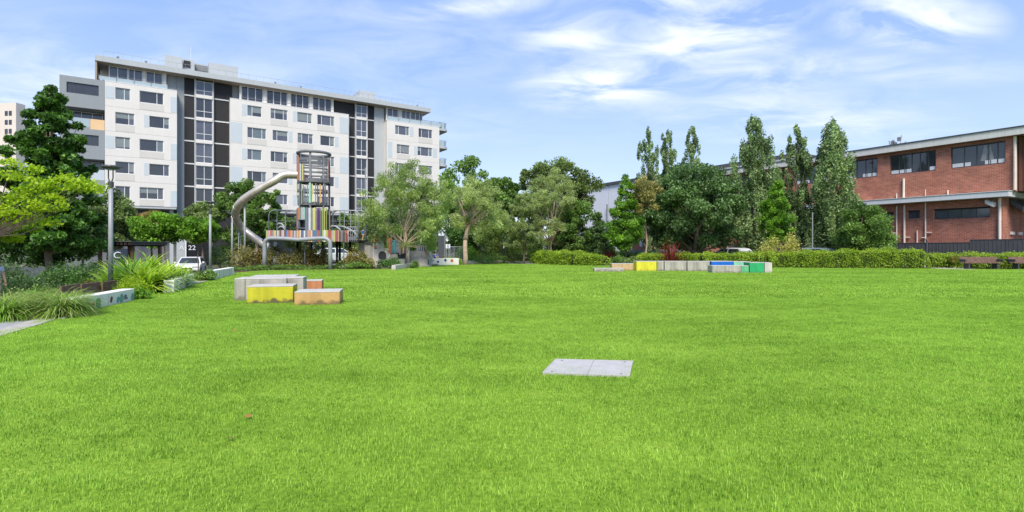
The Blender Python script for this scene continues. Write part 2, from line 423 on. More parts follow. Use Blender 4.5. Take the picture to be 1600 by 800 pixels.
# concrete edge strip and grey path at the left
def strip(y0, y1, a, b, z, m, name, step=1.5):
    n = max(2, int((y1 - y0) / step)); ys = [y0 + (y1 - y0) * i / n for i in range(n + 1)]
    poly = [(edge_x(y) - a, y) for y in ys] + [(edge_x(y) - b, y) for y in reversed(ys)]
    sheet(name, poly, z, m)
strip(-3, 10.6, .02, .42, .022, M['concrete_l'], 'kerb_strip')
strip(-3, 11.2, .42, 2.6, .006, M['paving'], 'path')
strip(10.3, 11.3, -.12, .10, .03, M['concrete_l'], 'kerb_strip')
# paths beyond
MB_path = [(-60, 36), (-17.2, 33.8), (-17.2, 46), (-60, 60)]
# street asphalt
def road_sheet(name, poly, dz, m):
    b = MB(); n = 24
    (a, b_, c, d) = [Vector(p) for p in poly]
    for j in range(n + 1):
        for i in range(n + 1):
            p = (a.lerp(b_, i / n)).lerp(d.lerp(c, i / n), j / n); b.v.append((p.x, p.y, gz(p.x, p.y) + dz))
    for j in range(n):
        for i in range(n): k = j * (n + 1) + i; b.f.append((k, k + 1, k + n + 2, k + n + 1)); b.m.append(0)
    tag(b.build(name, m, smooth=True), kind='structure')
road_sheet('road', [(-75, 30), (-21.5, 36.5), (-12, 58), (-60, 60)], .02, M['asphalt'])
road_sheet('road', [(22, 57), (70, 20), (76, 26), (27, 63.5)], .02, M['asphalt'])
sheet('path', [(28.6, 34.6), (30.6, 34.2), (33, 41), (31, 42)], .03, M['concrete_l'], .06)
# ------------------------------------------------------------------ apartment building, left
LB = Frame((-48.1, 62.0, 0), math.atan2(.5515, .834))
M['blind'] = mat('window blind behind glass', (.20, .225, .225), .35, .06, 2, spec=.6)
FLO = [6.5 + 2.94 * k for k in range(6)]
def window(par, x0, x1, z0, z1, y, splits=(), transom=None, glass=None, fr=.06, fm=None, dep=.07, nm='window', blinds=False):
    b = MB(); fm = fm or M['white2']
    b.box(x0, y, z0, x0 + fr, y + dep, z1); b.box(x1 - fr, y, z0, x1, y + dep, z1)
    b.box(x0 + fr, y, z0, x1 - fr, y + dep, z0 + fr); b.box(x0 + fr, y, z1 - fr, x1 - fr, y + dep, z1)
    cuts = [x0] + [x0 + (x1 - x0) * s for s in splits] + [x1]
    for c in cuts[1:-1]: b.box(c - fr / 2, y + .004, z0 + fr, c + fr / 2, y + dep, z1 - fr)
    if transom is not None:
        zt = z0 + (z1 - z0) * transom; b.box(x0 + fr, y + .008, zt - fr / 2, x1 - fr, y + dep - .004, zt + fr / 2)
    o = b.build(nm, fm, par)
    for i in range(len(cuts) - 1):
        g = glass if glass is not None else random.choice((M['glass'], M['glass3'], M['glass3'], M['glass2'], M['glass']))
        bl = random.random()
        p = MB().box(cuts[i] + fr * .4, y + dep - .03, z0 + fr * .5, cuts[i + 1] - fr * .4, y + dep - .012, z1 - fr * .5).build('pane', g, o)
    if blinds and random.random() < .55:
        k = random.choice((.35, .45, .6, .8)); ca = random.randrange(len(cuts) - 1)
        for i in range(len(cuts) - 1):
            if random.random() < .7: MB().box(cuts[i] + fr * .55, y + dep - .034, z1 - fr * .6 - (z1 - z0) * k, cuts[i + 1] - fr * .55, y + dep - .031, z1 - fr * .6).build('blind', M['blind'], o)
    return o
def wall_strip(x0, x1, z0, z1, y0, y1, ops):
    b = MB(); x = x0
    for (a, c, d, e) in sorted(ops):
        if a > x: b.box(x, y0, z0, a, y1, z1)
        if d > z0: b.box(a, y0, z0, c, y1, d)
        if e < z1: b.box(a, y0, e, c, y1, z1)
        x = c
    if x < x1: b.box(x, y0, z0, x1, y1, z1)
    return b
def apartment():
    T = thing('apartment_building', 'eight storey white and grey apartment block with charcoal stair bays', 'building', (LB.O.x, LB.O.y, 0), LB.a)
    R = 1.5                                   # depth of the recessed plane
    xr = lambda px, y=0: LB.x(px, y)
    bx('wall', M['dgrey'], -4.0, 3.2, -1, 44, 15, 6.5, T)
    bx('wall', M['grey'], 0.1, R, 6.5, 43.3, 15, 21.2, T)
    bx('wall', M['grey'], 0.6, R + .3, 21.2, xr(661, R), 14.5, 23.45, T)
    # roof
    bx('roof', M['lgrey'], -0.95, 0.02, 23.45, 41.9, 15.5, 24.1, T)
    bx('soffit', M['soffit'], -0.7, 0.25, 23.40, 41.7, 15, 23.45, T)
    bx('blade_wall', M['soffit'], -.93, .1, 21.2, -.75, 4, 23.42, T)
    # left wing, grey: solid storeys with a window strip, open balconies between
    wl, wr = -4.1, -.02
    for k in (4, 2, 0):
        z0, z1 = FLO[k] - .55, FLO[k] + 2.94
        a, b = wl + .62, wr - .55
        zs, ze = FLO[k] + 1.02, FLO[k] + 2.25
        wall_strip(wl, wr, z0, z1, 0, .3, [(a, b, zs, ze)]).build('wall_panel', M['grey'], T)
        window(T, a, b, zs, ze, .12, (.24, .5, .77), glass=M['glass'], fm=M['dsteel'])
        bx('side_wall', M['grey'], wl, .302, z0, wl + .25, 15, z1, T)
        bx('floor_slab', M['grey'], wl + .25, .302, z0, wr, 15, z0 + .2, T)
        bx('core_wall', M['black'], wl + .25, 1.2, z0 + .2, wr, 15, z1 - .25, T)
        bx('roof_slab', M['grey'], wl + .25, .302, z1 - .25, wr, 15, z1 - .01, T)
    for k in (3, 1):
        z0 = FLO[k]; z1 = FLO[k + 1] - .55
        bx('back_wall', M['dgrey'], wl + .1, 2.0, z0, wr, 15, z1, T)
        window(T, wl + .9, wr - .3, z0 + .05, z1 - .1, 1.9, (.3, .65), glass=M['glass3'], fm=M['white2'], nm='balcony_door')
        bx('balcony_floor', M['grey'], wl + .05, .05, z0 - .01, wr, 2.0, z0 + .16, T)
        bx('balustrade', M['baluster_glass'], wl + .05, .04, z0 + .17, wr - 1.35, .08, z0 + 1.2, T)
        bx('balustrade_panel', M['tan'] if k == 3 else M['pale'], wr - 1.33, .03, z0 + .0, wr - .01, .09, z0 + 1.2, T)
        bx('column', M['dgrey'], wl + .1, .4, z0 + .16, wl + .35, .65, z1, T)
    # white boxes
    def white_box(x0, x1, z0, z1, rows, side=False):
        bx('core_wall', M['white'], x0 + .03, .24, z0 + .02, x1 - .03, R + .3, z1 - .03, T)
        nz = len(rows)
        for i, row in enumerate(rows):
            zt = z1 - 2.94 * i; zb = max(z0, zt - 2.94)
            if i == nz - 1: zb = z0
            zb += .018
            ops, fl = [], zt - 2.94
            for (a, b, sp, bel, lp, rp) in row:
                xa, xb = xr(a), xr(b); ops.append((xa, xb, fl + .93, fl + 2.36))
            wall_strip(x0, x1, zb, zt, 0, .24, ops).build('wall_panel', M['white'], T)
            for (a, b, sp, bel, lp, rp), o in zip(row, ops):
                window(T, o[0], o[1], o[2], o[3], .10, sp, blinds=True)
                if bel: bx('cladding_panel', M['beige'], o[0] - .02, -.018, fl + .10, o[1] + .02, -.002, fl + .92, T)
                if lp: bx('cladding_panel', M['pale'], xr(lp), -.015, fl + .9, o[0] - .09, -.001, fl + 2.4, T)
                if rp: bx('cladding_panel', M['pale'], o[1] + .06, -.015, fl + .9, xr(rp), -.001, fl + 2.4, T)
        bx('coping', M['white2'], x0 - .02, -.02, z1 + .002, x1 + .02, R + .2, z1 + .06, T)
        bx('soffit', M['lgrey'], x0 + .05, .05, z0 - .25, x1 - .05, 3.1, z0 + .016, T)
    a2, a3 = (.6,), (.27, .68)
    r1 = [(180, 203.5, a2, 0, 164.5, 0), (218, 255.5, (.72,), 1, 0, 0)]
    r2 = [(180, 210, (.7,), 1, 0, 0), (233, 264.5, (.72,), 0, 225, 0)]
    r5 = [(180, 203.5, (.62,), 0, 0, 0), (218, 255.5, (.32, .75), 1, 0, 0)]
    white_box(0, xr(276.5), 6.55, 21.2, [r1, r2, r1, r2, r5])
    for k in (4, 2, 0): bx('cladding_panel', M['pale'], xr(266.5), -.015, FLO[k] + .15, xr(276.3), -.001, FLO[k] + 2.1, T)
    p1 = [(386.5, 409, (.33,), 0, 378, 0), (422.8, 449.3, (.25, .75), 1, 0, 0), (464.5, 487.5, (.7,), 0, 457.5, 0), (495.8, 522.5, (.25, .78), 1, 0, 0)]
    p2 = [(386.5, 416, (.27, .77), 1, 0, 0), (426, 450, (.28,), 0, 0, 457), (465, 489, (.28, .72), 1, 0, 0), (500.5, 522.5, (.66,), 0, 0, 529)]
    x2a, x2b = xr(359.5), xr(545)
    white_box(x2a, x2b, 6.55, 21.2, [p1, p2, p1, p2, p1])
    for k in (3, 1): bx('cladding_panel', M['pale'], xr(360), -.015, FLO[k] + .15, xr(378.5), -.001, FLO[k] + 2.8, T)
    for k in (4, 2, 0): bx('cladding_panel', M['pale'], xr(530.8), -.015, FLO[k] + .1, xr(544.6), -.001, FLO[k] + 2.45, T)
    q1 = [(617.5, 639.5, (.25, .78), 0, 0, 646), (654, 675.5, (.22, .75), 1, 0, 0)]
    q2 = [(620, 640, (.28,), 1, 0, 0), (652.5, 675.5, (.22, .75), 0, 647, 683)]
    x3a, x3b = xr(604.5), 43.4
    white_box(x3a, x3b, 6.55, 21.2, [q1, q2, q1, q2, q1])
    for k in (3, 1): bx('cladding_panel', M['pale'], xr(606), -.015, FLO[k] + .2, xr(613), -.001, FLO[k] + 2.6, T)
    # charcoal stair bays in the recessed plane
    def dark(pa, pb, ks, ztop=None):
        xa, xb = xr(pa, R), xr(pb, R)
        for k in ks:
            z1 = FLO[k] + 2.94 if k < 5 else 23.4
            if ztop is None or True:
                bx('dark_panel', M['black'], xa, R - .06, FLO[k] + .06, xb, R - .002, z1 - .10, T)
                bx('floor_band', M['band'], xa - .001, R - .12, FLO[k] - .10, xb + .001, R - .004, FLO[k] + .06, T)
    def bay(pa, pb, ks):
        xa, xb = xr(pa, R), xr(pb, R)
        bx('bay_side', M['lgrey'], xa - .14, R - .4, 4.0, xa, R, 23.42, T); bx('bay_side', M['lgrey'], xb, R - .4, 4.0, xb + .14, R, 23.42, T)
        for k in ks:
            zz = FLO[k]
            bx('floor_band', M['white'], xa + .002, R - .44, zz - .22, xb - .002, R - .003, zz + .16, T)
            z1 = (FLO[k] + 2.94 if k < 5 else 23.4) - .22
            window(T, xa + .01, xb - .01, zz + .17, z1, R - .32, (.5,), transom=.33, glass=random.choice((M['glass3'], M['glass'], M['glass3'])), fm=M['white2'])
    K = [5, 4, 3, 2, 1, 0, -1]
    FLO_ = FLO
    FLO.append(3.56)       # FLO[-1]: first floor line of the stair bays
    # (index -1 is the extra floor line below the white boxes)
    for pa, pb in ((288, 304.5), (333, 362.5), (546, 554), (573, 584)):
        ks = [5, 4, 3, 2, 1, 0]
        dark(pa, pb, ks)
        bx('dark_panel', M['black'], xr(pa, R), R - .06, .3, xr(pb, R), R + .5, FLO[0] - .102, T)
        bx('floor_band', M['band'], xr(pa, R), R - .12, 3.4, xr(pb, R), R - .062, 3.56, T)
    bay(305.5, 332, [5, 4, 3, 2, 1, 0]); bay(555.3, 572, [5, 4, 3, 2, 1, 0])
    for pa, pb in ((305.5, 332), (555.3, 572)):
        window(T, xr(pa, R) + .01, xr(pb, R) - .01, 3.75, FLO[0] - .24, R - .32, (.5,), transom=.33, glass=M['glass'])
        bx('wall', M['dgrey'], xr(pa, R), R, -1, xr(pb, R), R + 1, 3.7, T)
    # left return of the second white box, bands turning the corner
    for k in range(6):
        pass
    bx('grey_panel', M['grey'], xr(276.5, R) + .0, R - .1, -1, xr(288, R) - .01, R + .6, 23.42, T)
    bx('grey_panel', M['lgrey'], xr(584.5, R), R - .1, -1, xr(600, R), R + .6, 23.42, T)
    # top floor: glazing between piers
    def glz(pa, pb, sp, tr=None, y=R + .0):
        window(T, xr(pa, R), xr(pb, R), 21.25, 23.38, R + 1.08, sp, transom=tr, glass=random.choice((M['glass3'], M['glass'])), fm=M['white2'], fr=.07, dep=.1)
    YT = 1.05
    xt = lambda p: LB.x(p, YT)
    def glz2(pa, pb, sp, g):
        window(T, xt(pa), xt(pb), 21.25, 23.38, YT, sp, glass=g, fm=M['white2'], fr=.08, dep=.1)
    glz2(170, 200, (.46,), M['glass3']); glz2(200.5, 223, (.42,), M['glass3']); glz2(228, 254, (.5,), M['glass3'])
    for a, b in ((223.3, 227.7), (254.3, 260)): bx('pier', M['white'], xt(a), YT - .1, 21.25, xt(b), YT + .12, 23.4, T)
    bx('grey_panel', M['grey'], xr(261, R), R - .06, 21.25, xr(276.5, R) - .02, R + 1.3, 23.42, T)
    glz2(377, 411, (.3, .65), M['glass']); glz2(416.5, 449, (.33, .68), M['glass']); glz2(454, 483, (.3, .65), M['glass']); glz2(488.5, 518, (.33, .66), M['glass'])
    for a, b in ((374, 376.8), (411.3, 416.2), (449.3, 453.8), (483.3, 488.2), (518.3, 521)): bx('pier', M['white'], xt(a), YT - .1, 21.25, xt(b), YT + .12, 23.4, T)
    bx('dark_panel', M['black'], xr(521, R), R - .05, 21.26, xr(545.6, R), R + 1.2, 23.4, T)
    glz2(605, 622, (.5,), M['glass3']); glz2(627.5, 641, (.5,), M['glass3']); glz2(641.5, 660, (.4, .75), M['glass3'])
    for a, b in ((603, 604.8), (622.2, 627.2)): bx('pier', M['white'], xt(a), YT - .1, 21.25, xt(b), YT + .12, 23.4, T)
    # balustrades on the parapets
    def rail(x0, x1, y, z0, h, glass=True):
        b = MB(); n = max(2, int((x1 - x0) / 1.6))
        for i in range(n + 1):
            x = x0 + (x1 - x0) * i / n; b.box(x - .02, y, z0, x + .02, y + .04, z0 + h)
        b.box(x0, y - .01, z0 + h, x1, y + .05, z0 + h + .045)
        o = b.build('railing', M['mgrey'], T)
        if glass: bx('glass_panel', M['baluster_glass'], x0 + .03, y + .05, z0 + .05, x1 - .03, y + .062, z0 + h - .1, o)
    rail(-.6, xr(262), .15, 21.27, .62, True)
    rail(xr(377), xr(522), .15, 21.27, .35, False)
    rail(xr(606), xr(690), .15, 21.27, .75, True)
    # roof plant and thin roof railing
    def plant(p0, p1, y0, y1, ptop, m=M['lgrey'], nm='plant_room', zb=24.1):
        xa = xr(p0, y0); bx(nm, m, xa, y0, zb, xr(p1, y0), y1, LB.z(ptop, xa, y0), T)
    plant(257, 285, 4, 11, 85); plant(285.2, 304, 5, 11, 91.5); plant(304.2, 326, 6, 11, 98.5); plant(326.2, 372, 4, 11, 97)
    xa = xr(287, 4.9); bx('plant_louvre', M['black'], xa, 4.9, LB.z(104, xa, 4.9), xr(297.5, 4.9), 4.99, LB.z(94, xa, 4.9), T)
    xa = xr(304.5, 5.9); bx('plant_louvre', M['dgrey'], xa, 5.88, LB.z(109, xa, 5.9), xr(325, 5.9), 5.98, LB.z(100.5, xa, 5.9), T)
    plant(556, 604, 4, 9, 148.5); plant(562, 587, 4.2, 9, 140.5)
    b = MB()
    for i in range(46):
        x = -.2 + i * .92; b.box(x, 1.2, 24.1, x + .025, 1.225, 25.05)
    b.box(-.2, 1.2, 25.05, 41.2, 1.225, 25.08)
    b.build('roof_railing', M['steel'], T)
    MB().tube([(xr(298, 6), 6, 26), (xr(298, 6), 6, 29.0)], .018, 6).build('aerial', M['white2'], T)
    for px in (184, 228, 430, 470, 652): MB().lathe([(.09, 24.1), (.09, 24.6), (.16, 24.65), (.14, 24.8)], 8, (xr(px, 1.6), 1.6)).build('roof_vent', M['steel'], T)
    # side balconies at the right end, curved slabs with glass
    for k in range(0, 6):
        z = FLO[k] - .06
        poly = [(43.42, .3), (44.6, .3), (45.1, .55), (45.3, 1.1), (45.3, 6), (43.42, 6)]
        MB().prism(poly, z - .32, z).build('balcony_slab', M['lgrey'], T)
        MB().tube([(43.5, .4, z + 1), (44.55, .4, z + 1), (45.0, .65, z + 1), (45.18, 1.2, z + 1), (45.18, 5.8, z + 1)], .03, 6).tube([(44.5, .4, z), (44.5, .4, z + 1)], .02, 5).tube([(45.16, 1.2, z), (45.16, 1.2, z + 1)], .02, 5).build('railing', M['mgrey'], T)
        MB().prism([(43.5, .42), (44.52, .42), (44.95, .67), (45.13, 1.2), (45.13, 5.8), (45.11, 5.8), (45.11, 1.21), (44.94, .69), (44.51, .44), (43.5, .44)], z, z + .9).build('balustrade', M['baluster_glass'], T)
    bx('wall', M['dgrey'], 43.3, 1.6, -1, 44.0, 15, 21.2, T)
    # undercroft
    for px in (206, 268, 370, 430, 490, 540, 610, 680):
        bx('column', M['lgrey'], xr(px, 1.0) - .2, .9, -1, xr(px, 1.0) + .2, 1.3, 6.3, T)
    for px in (215, 240, 395, 440, 480, 520):
        window(T, xr(px, 3.1), xr(px, 3.1) + 2.0, 4.2, 6.0, 3.10, (.5,), glass=M['glass'], fm=M['dsteel'])
    bx('canopy', M['lgrey'], xr(395, 0), -.6, 3.55, xr(545, 0), 3.1, 3.85, T)
    bx('canopy_screen', M['lgrey'], xr(276, 0) , 1.0, -1, xr(291, 0), 1.2, 4.0, T)
    # dark entrance wall with the house number, and the neighbouring blue shop sign
    e = bx('entrance', M['blackpaint'], xr(293, .6), .6, -1, xr(331, .6), 1.0, 2.4, T)
    rot = (math.pi / 2, 0, 0)
    text('house_number', '22', .85, M['white2'], T, (xr(300, .55), .57, LB.z(388, 9, .5) + .05), rot)
    text('sign_text', 'A:', .8, M['white2'], T, (xr(285, .95), .97, LB.z(388, 8, .5) + .05), rot)
    bx('entrance_post', M['white2'], xr(289.5, .5), .55, -1, xr(289.5, .5) + .12, .65, 2.6, T)
    bx('sign_board', mat('navy sign', (.03, .04, .06), .5), xr(178, .3), .3, -.3, xr(211, .3), .4, 1.35, T)
    text('sign_text', 'C', 1.1, M['white2'], T, (xr(183, .25), .27, .55), rot)
apartment()
def beige_tower():
    T = thing('apartment_tower', 'distant beige tower block with small dark windows behind the big tree', 'building', (wx(25, 175), 175, 0), math.radians(-6))
    m = mat('beige render', (.68, .60, .52), .8, .04, .2)
    bx('wall', m, -22, 0, -1, 0, 3, 50, T)
    for r in range(15):
        z = 46.5 - r * 3.0
        for x in (-3.6, -2.1, -9.4, -7.9):
            bx('window', M['glass'], x - .55, -.06, z - .8, x + .55, .05, z + .8, T)
beige_tower()
# ------------------------------------------------------------------ brick building, right
def brickmat():
    m = bpy.data.materials.new('red brick'); m.use_nodes = True; t = m.node_tree; n = t.nodes; b = n['Principled BSDF']
    tc = n.new('ShaderNodeTexCoord'); sp = n.new('ShaderNodeSeparateXYZ'); t.links.new(tc.outputs['Object'], sp.inputs[0])
    ad = n.new('ShaderNodeMath'); ad.operation = 'ADD'; t.links.new(sp.outputs[0], ad.inputs[0]); t.links.new(sp.outputs[1], ad.inputs[1])
    cb = n.new('ShaderNodeCombineXYZ'); t.links.new(ad.outputs[0], cb.inputs[0]); t.links.new(sp.outputs[2], cb.inputs[1])
    br = n.new('ShaderNodeTexBrick'); t.links.new(cb.outputs[0], br.inputs['Vector'])
    br.inputs['Color1'].default_value = (.42, .15, .095, 1); br.inputs['Color2'].default_value = (.29, .09, .062, 1); br.inputs['Mortar'].default_value = (.42, .29, .23, 1)
    br.inputs['Scale'].default_value = 1; br.inputs['Brick Width'].default_value = .34; br.inputs['Row Height'].default_value = .125; br.inputs['Mortar Size'].default_value = .012; br.inputs['Bias'].default_value = -.1
    no = n.new('ShaderNodeTexNoise'); no.inputs['Scale'].default_value = .9; no.inputs['Detail'].default_value = 6; t.links.new(tc.outputs['Object'], no.inputs['Vector'])
    mr = n.new('ShaderNodeMapRange'); mr.inputs[1].default_value = .3; mr.inputs[2].default_value = .7; mr.inputs[3].default_value = .82; mr.inputs[4].default_value = 1.18; t.links.new(no.outputs[0], mr.inputs[0])
    vm = n.new('ShaderNodeVectorMath'); vm.operation = 'SCALE'; t.links.new(br.outputs[0], vm.inputs[0]); t.links.new(mr.outputs[0], vm.inputs['Scale'])
    t.links.new(vm.outputs[0], b.inputs['Base Color']); b.inputs['Roughness'].default_value = .85; b.inputs['Specular IOR Level'].default_value = .15
    bp = n.new('ShaderNodeBump'); bp.inputs['Strength'].default_value = .4; bp.inputs['Distance'].default_value = .01; bp.invert = True
    t.links.new(br.outputs['Fac'], bp.inputs['Height']); t.links.new(bp.outputs[0], b.inputs['Normal'])
    return m
M['brick'] = brickmat()
M['fascia'] = mat('pale painted fascia', (.62, .60, .56), .6, .05, .5, streak=.1)
M['fascia2'] = mat('light grey canopy edge', (.58, .60, .62), .6, .05, .5, streak=.1)
M['pipe'] = mat('cream pipe', (.72, .62, .54), .5, .08, 2)
M['fence'] = mat('dark grey fence sheet', (.072, .074, .08), .6, .12, .8)
M['card'] = mat('white paper in window', (.66, .68, .70), .6, .05, 2)
RB = Frame((42.1, 45.0, 0), math.atan2(-.854, .52))
def brick_building():
    T = thing('brick_building', 'two storey red brick industrial building with long roof fascia and canopy', 'building', (RB.O.x, RB.O.y, 0), RB.a)
    X0 = -44
    zr = RB.z(200.5, .84)             # top of the roof fascia
    zf = zr - .62
    zc = RB.z(298, .6, -1)            # canopy top
    # upper storey wall with window openings
    wins = [(1485.6, 1571, 231.5, 263.6), (1390.5, 1464, 245, 273)]
    spec = []
    for a, b, t, bo in wins:
        xa, xb = RB.x(a), RB.x(b); spec.append((xa, xb, RB.z(bo, xa), RB.z(t, xa)))
    w_ = spec[0]; pitch = spec[0][0] - spec[1][0]; z0, z1 = spec[0][2], spec[0][3]
    spec = [(w_[0] - i * pitch, w_[1] - i * pitch, z0, z1) for i in range(0, 9) if w_[0] - i * pitch > X0 + .5]
    wall_strip(X0, .84, zc, zf, 0, .35, spec).build('upper_wall', M['brick'], T)
    bx('core_wall', M['blackpaint'], X0 + .1, 1.5, zc, .7, 18, zf - .02, T)
    bx('side_wall', M['brick'], X0, .352, zc, X0 + .3, 18, zf, T)
    for i, (a, b, c, d) in enumerate(spec):
        o = window(T, a + .01, b - .01, c + .01, d - .01, .14, (.2, .32, .48, .66, .84) if i % 2 else (.25, .48, .7, .86), glass=M['glass'], fm=M['dsteel'], fr=.07)
        for (s0, s1) in (((.02, .19), (.21, .34), (.36, .47), (.86, .98)) if i % 2 else ((.02, .23), (.26, .37), (.63, .72), (.74, .84), (.86, .98))):
            bx('paper', M['card'], a + (b - a) * s0, .145, c + .09, a + (b - a) * s1, .17, c + .42, o)
        bx('window_head', M['wood2'], a - .05, -.03, d - .0, b + .05, .33, d + .09, T)
        if i == 0:
            for s in (.66, .79): MB().prism([(a + (b - a) * s - .35, .176), (a + (b - a) * s + .35, .176), (a + (b - a) * s + .35, .182), (a + (b - a) * s - .35, .182)], c + .42, c + .44).build('sill_edge', M['card'], o)
            for s, sg in ((.62, 1), (.72, -1)):
                xs = a + (b - a) * s
                bb = MB(); bb.v = [(xs - .28, .165, c + .4), (xs + .28, .165, c + .4), (xs + .06 * sg + .08, .165, d - .12), (xs + .06 * sg - .05, .165, d - .12), (xs - .28, .18, c + .4), (xs + .28, .18, c + .4), (xs + .06 * sg + .08, .18, d - .12), (xs + .06 * sg - .05, .18, d - .12)]
                bb.f = [(0, 1, 2, 3), (7, 6, 5, 4), (0, 4, 5, 1), (1, 5, 6, 2), (2, 6, 7, 3), (3, 7, 4, 0)]; bb.m = [0] * 6
                bb.build('curtain', mat('grey curtain', (.3, .3, .31), .8), o)
    # brown ribbed bay beyond the corner pipe
    b = MB(); b.box(.842, .5, zc + .01, 7, 18, zf)
    for i in range(12): b.box(.9 + i * .5, .36, zc + .01, 1.1 + i * .5, .5, zf)
    b.build('ribbed_wall', mat('brown ribbed sheet', (.16, .07, .05), .7, .1, 1), T)
    bx('roof', M['fascia'], X0 - .3, -.55, zf, 7.3, 19, zr, T)
    bx('gutter', M['dsteel'], X0 - .3, -.62, zr - .02, 7.3, -.552, zr + .08, T)
    bx('soffit', M['wood2'], X0, -.5, zf - .05, 7, -.01, zf - .002, T)
    # lower storey
    lw = [(1460, 1547, 326, 341), (1419, 1437, 330, 341.5), (1375, 1396, 333, 345)]
    ls = []
    for a, b_, t, bo in lw:
        xa, xb = RB.x(a), RB.x(b_); xm = (xa + xb) / 2; ls.append((xa, xb, RB.z(bo, xm), RB.z(t, xm)))
    wall_strip(X0, 0, -.5, zc - .45, 0, .35, ls).build('lower_wall', M['brick'], T)
    bx('core_wall', M['blackpaint'], X0 + .3, 1.2, -.5, -.4, 18, zc - .46, T)
    bx('side_wall', M['brick'], -.35, .352, -.5, 0, 18, zc - .45, T)
    for (a, b_, c, d), sp in zip(ls, ((.24, .49, .75), (.5,), (.5,))):
        window(T, a + .01, b_ - .01, c + .01, d - .01, .16, sp, glass=M['glass3'], fm=M['dsteel'], fr=.06)
        bx('window_head', M['blackpaint'], a - .05, -.02, d - .0, b_ + .05, .33, d + .07, T)
    bx('canopy', M['fascia2'], X0, -1.0, zc - .45, .63, -.002, zc, T)
    bx('canopy', M['fascia2'], -.34, 0.001, zc - .448, .625, 18, zc - .004, T)
    bx('canopy_flashing', M['fascia'], X0, -1.05, zc + .002, .68, 1, zc + .05, T)
    # pipes
    def pipe(px, y0, y1, r, y=-.12, name='downpipe'):
        x = RB.x(px, y); za, zb = RB.z(y0, x, y), max(0, RB.z(y1, x, y))
        MB().tube([(x, y, za), (x, y, zb)], r, 8).build(name, M['pipe'], T)
        return x
    pipe(1586, 206, 297, .11); pipe(1562, 309, 384, .11)
    for px, a, b_, r in ((1401, 302, 316, .05), (1412, 279, 312, .10), (1481, 297, 307, .06), (1446, 296, 309, .03)): pipe(px, a, b_, r)
    for px, a, b_, r in ((1401, 322, 386, .06), (1413, 320, 386, .09), (1446, 317, 386, .06), (1433, 360, 386, .05)): x = pipe(px, a, b_, r)
    for px0, px1, py in ((1392, 1401, 364.5), (1413, 1422, 371), (1446, 1456, 363.5), (1440, 1446, 371.5)):
        xa, xb = RB.x(px0, -.12), RB.x(px1, -.12); z = RB.z(py, xa, -.12)
        MB().tube([(xa, -.12, z), (xb, -.12, z)], .06, 6).build('pipe_branch', M['pipe'], T)
    # vents high on the wall
    for px, py in ((1479, 235), (1383, 247), (1360, 254)):
        x = RB.x(px); z = RB.z(py, x); bx('wall_vent', M['wood2'], x - .12, -.02, z - .08, x + .12, .02, z + .08, T)
    # flood light under the canopy
    x = RB.x(1549, -.4); z = RB.z(316, x, -.4)
    fl = MB().prism([(x - .35, -.7), (x + .25, -.7), (x + .25, -.1), (x - .35, -.1)], [z - .1, z - .45, z - .35, z + .0], [z + .2, z - .1, z - .0, z + .3]).build('flood_light', M['fascia'], T)
    MB().tube([(x, -.4, z + .1), (x + .1, -.4, zc - .45)], .05, 6).build('light_bracket', M['dsteel'], T)
    # duct hoods on the shaded side
    for i in range(2):
        y = 1.4 + 1.9 * i; z = RB.z(318, 0, 2)
        MB().prism([(0.01, y), (.9, y), (.9, y + 1.3), (0.01, y + 1.3)], [z - .0, z - .75, z - .75, z - .0], [z + .5, z - .35, z - .35, z + .5]).build('duct_hood', M['dsteel'], T)
        bx('wall_light', M['pipe'], .01, y + .2, 2.6, .12, y + 1.1, 2.85, T)
    MB().tube([(.08, .6, 2.0), (.08, 12, 2.0)], .05, 6).tube([(.08, .6, 1.75), (.08, 12, 1.75)], .05, 6).build('pipe_rail', M['pipe'], T)
    # far bay of the roof, slightly lower
    return T, zr
TB, ZR = brick_building()
def fence():
    T = thing('metal_fence', 'dark grey sheet metal fence in front of the red brick building', 'fence', (RB.O.x, RB.O.y, 0), RB.a)
    y = -2.6; n = 22; x = 8.0
    for i in range(n):
        x1 = x - 2.35
        top = 2.12 if x > .7 else 1.88
        b = MB(); b.box(x1 + .03, y, .02, x - .03, y + .03, top)
        for j in range(8): b.box(x1 + .15 + j * .27, y - .02, .05, x1 + .22 + j * .27, y, top - .03)
        b.build('fence_panel', M['fence'], T)
        bx('post', M['dsteel'], x1 - .035, y - .03, 0, x1 + .03, y + .06, top + .04, T)
        bx('top_rail', M['dsteel'], x1 + .03, y - .03, top, x - .035, y + .05, top + .035, T)
        x = x1
fence()
def aerials():
    x = RB.x(1404, 4); zb = ZR + .02
    T = thing('phone_antenna_mast', 'cluster of phone antennas on the brick building roof', 'antenna', tuple((RB.O.xy + RB.u * x + RB.v * 4).to_3d() + Vector((0, 0, zb))), RB.a)
    k = RB.Z(x, 4) / F
    for dx, h in ((-11, 19), (-6, 20), (-3.2, 16), (2, 24), (4, 25), (7, 13), (9, 15)):
        X = dx * k * 1.1
        MB().tube([(X, random.uniform(-.6, .6), 0), (X, random.uniform(-.6, .6), h * k)], .05, 5).build('pole', M['steel'], T)
    for dx, h, l in ((-6, 18, 7), (-3.5, 15, 6), (2, 22, 6), (4, 11, 5), (7, 9, 4), (-5, 4, 4), (-9.5, 3, 2)):
        X = dx * k * 1.1; MB().box(X - .16, -.3, (h - l) * k, X + .16, -.1, h * k).build('panel_antenna', M['mgrey'], T)
    bx('frame', M['steel'], -11 * k, -.2, 0.02, 10 * k, -.1, .1, T); bx('frame', M['steel'], -6 * k, -.25, 6 * k, 8 * k, -.2, 6 * k + .08, T)
aerials()
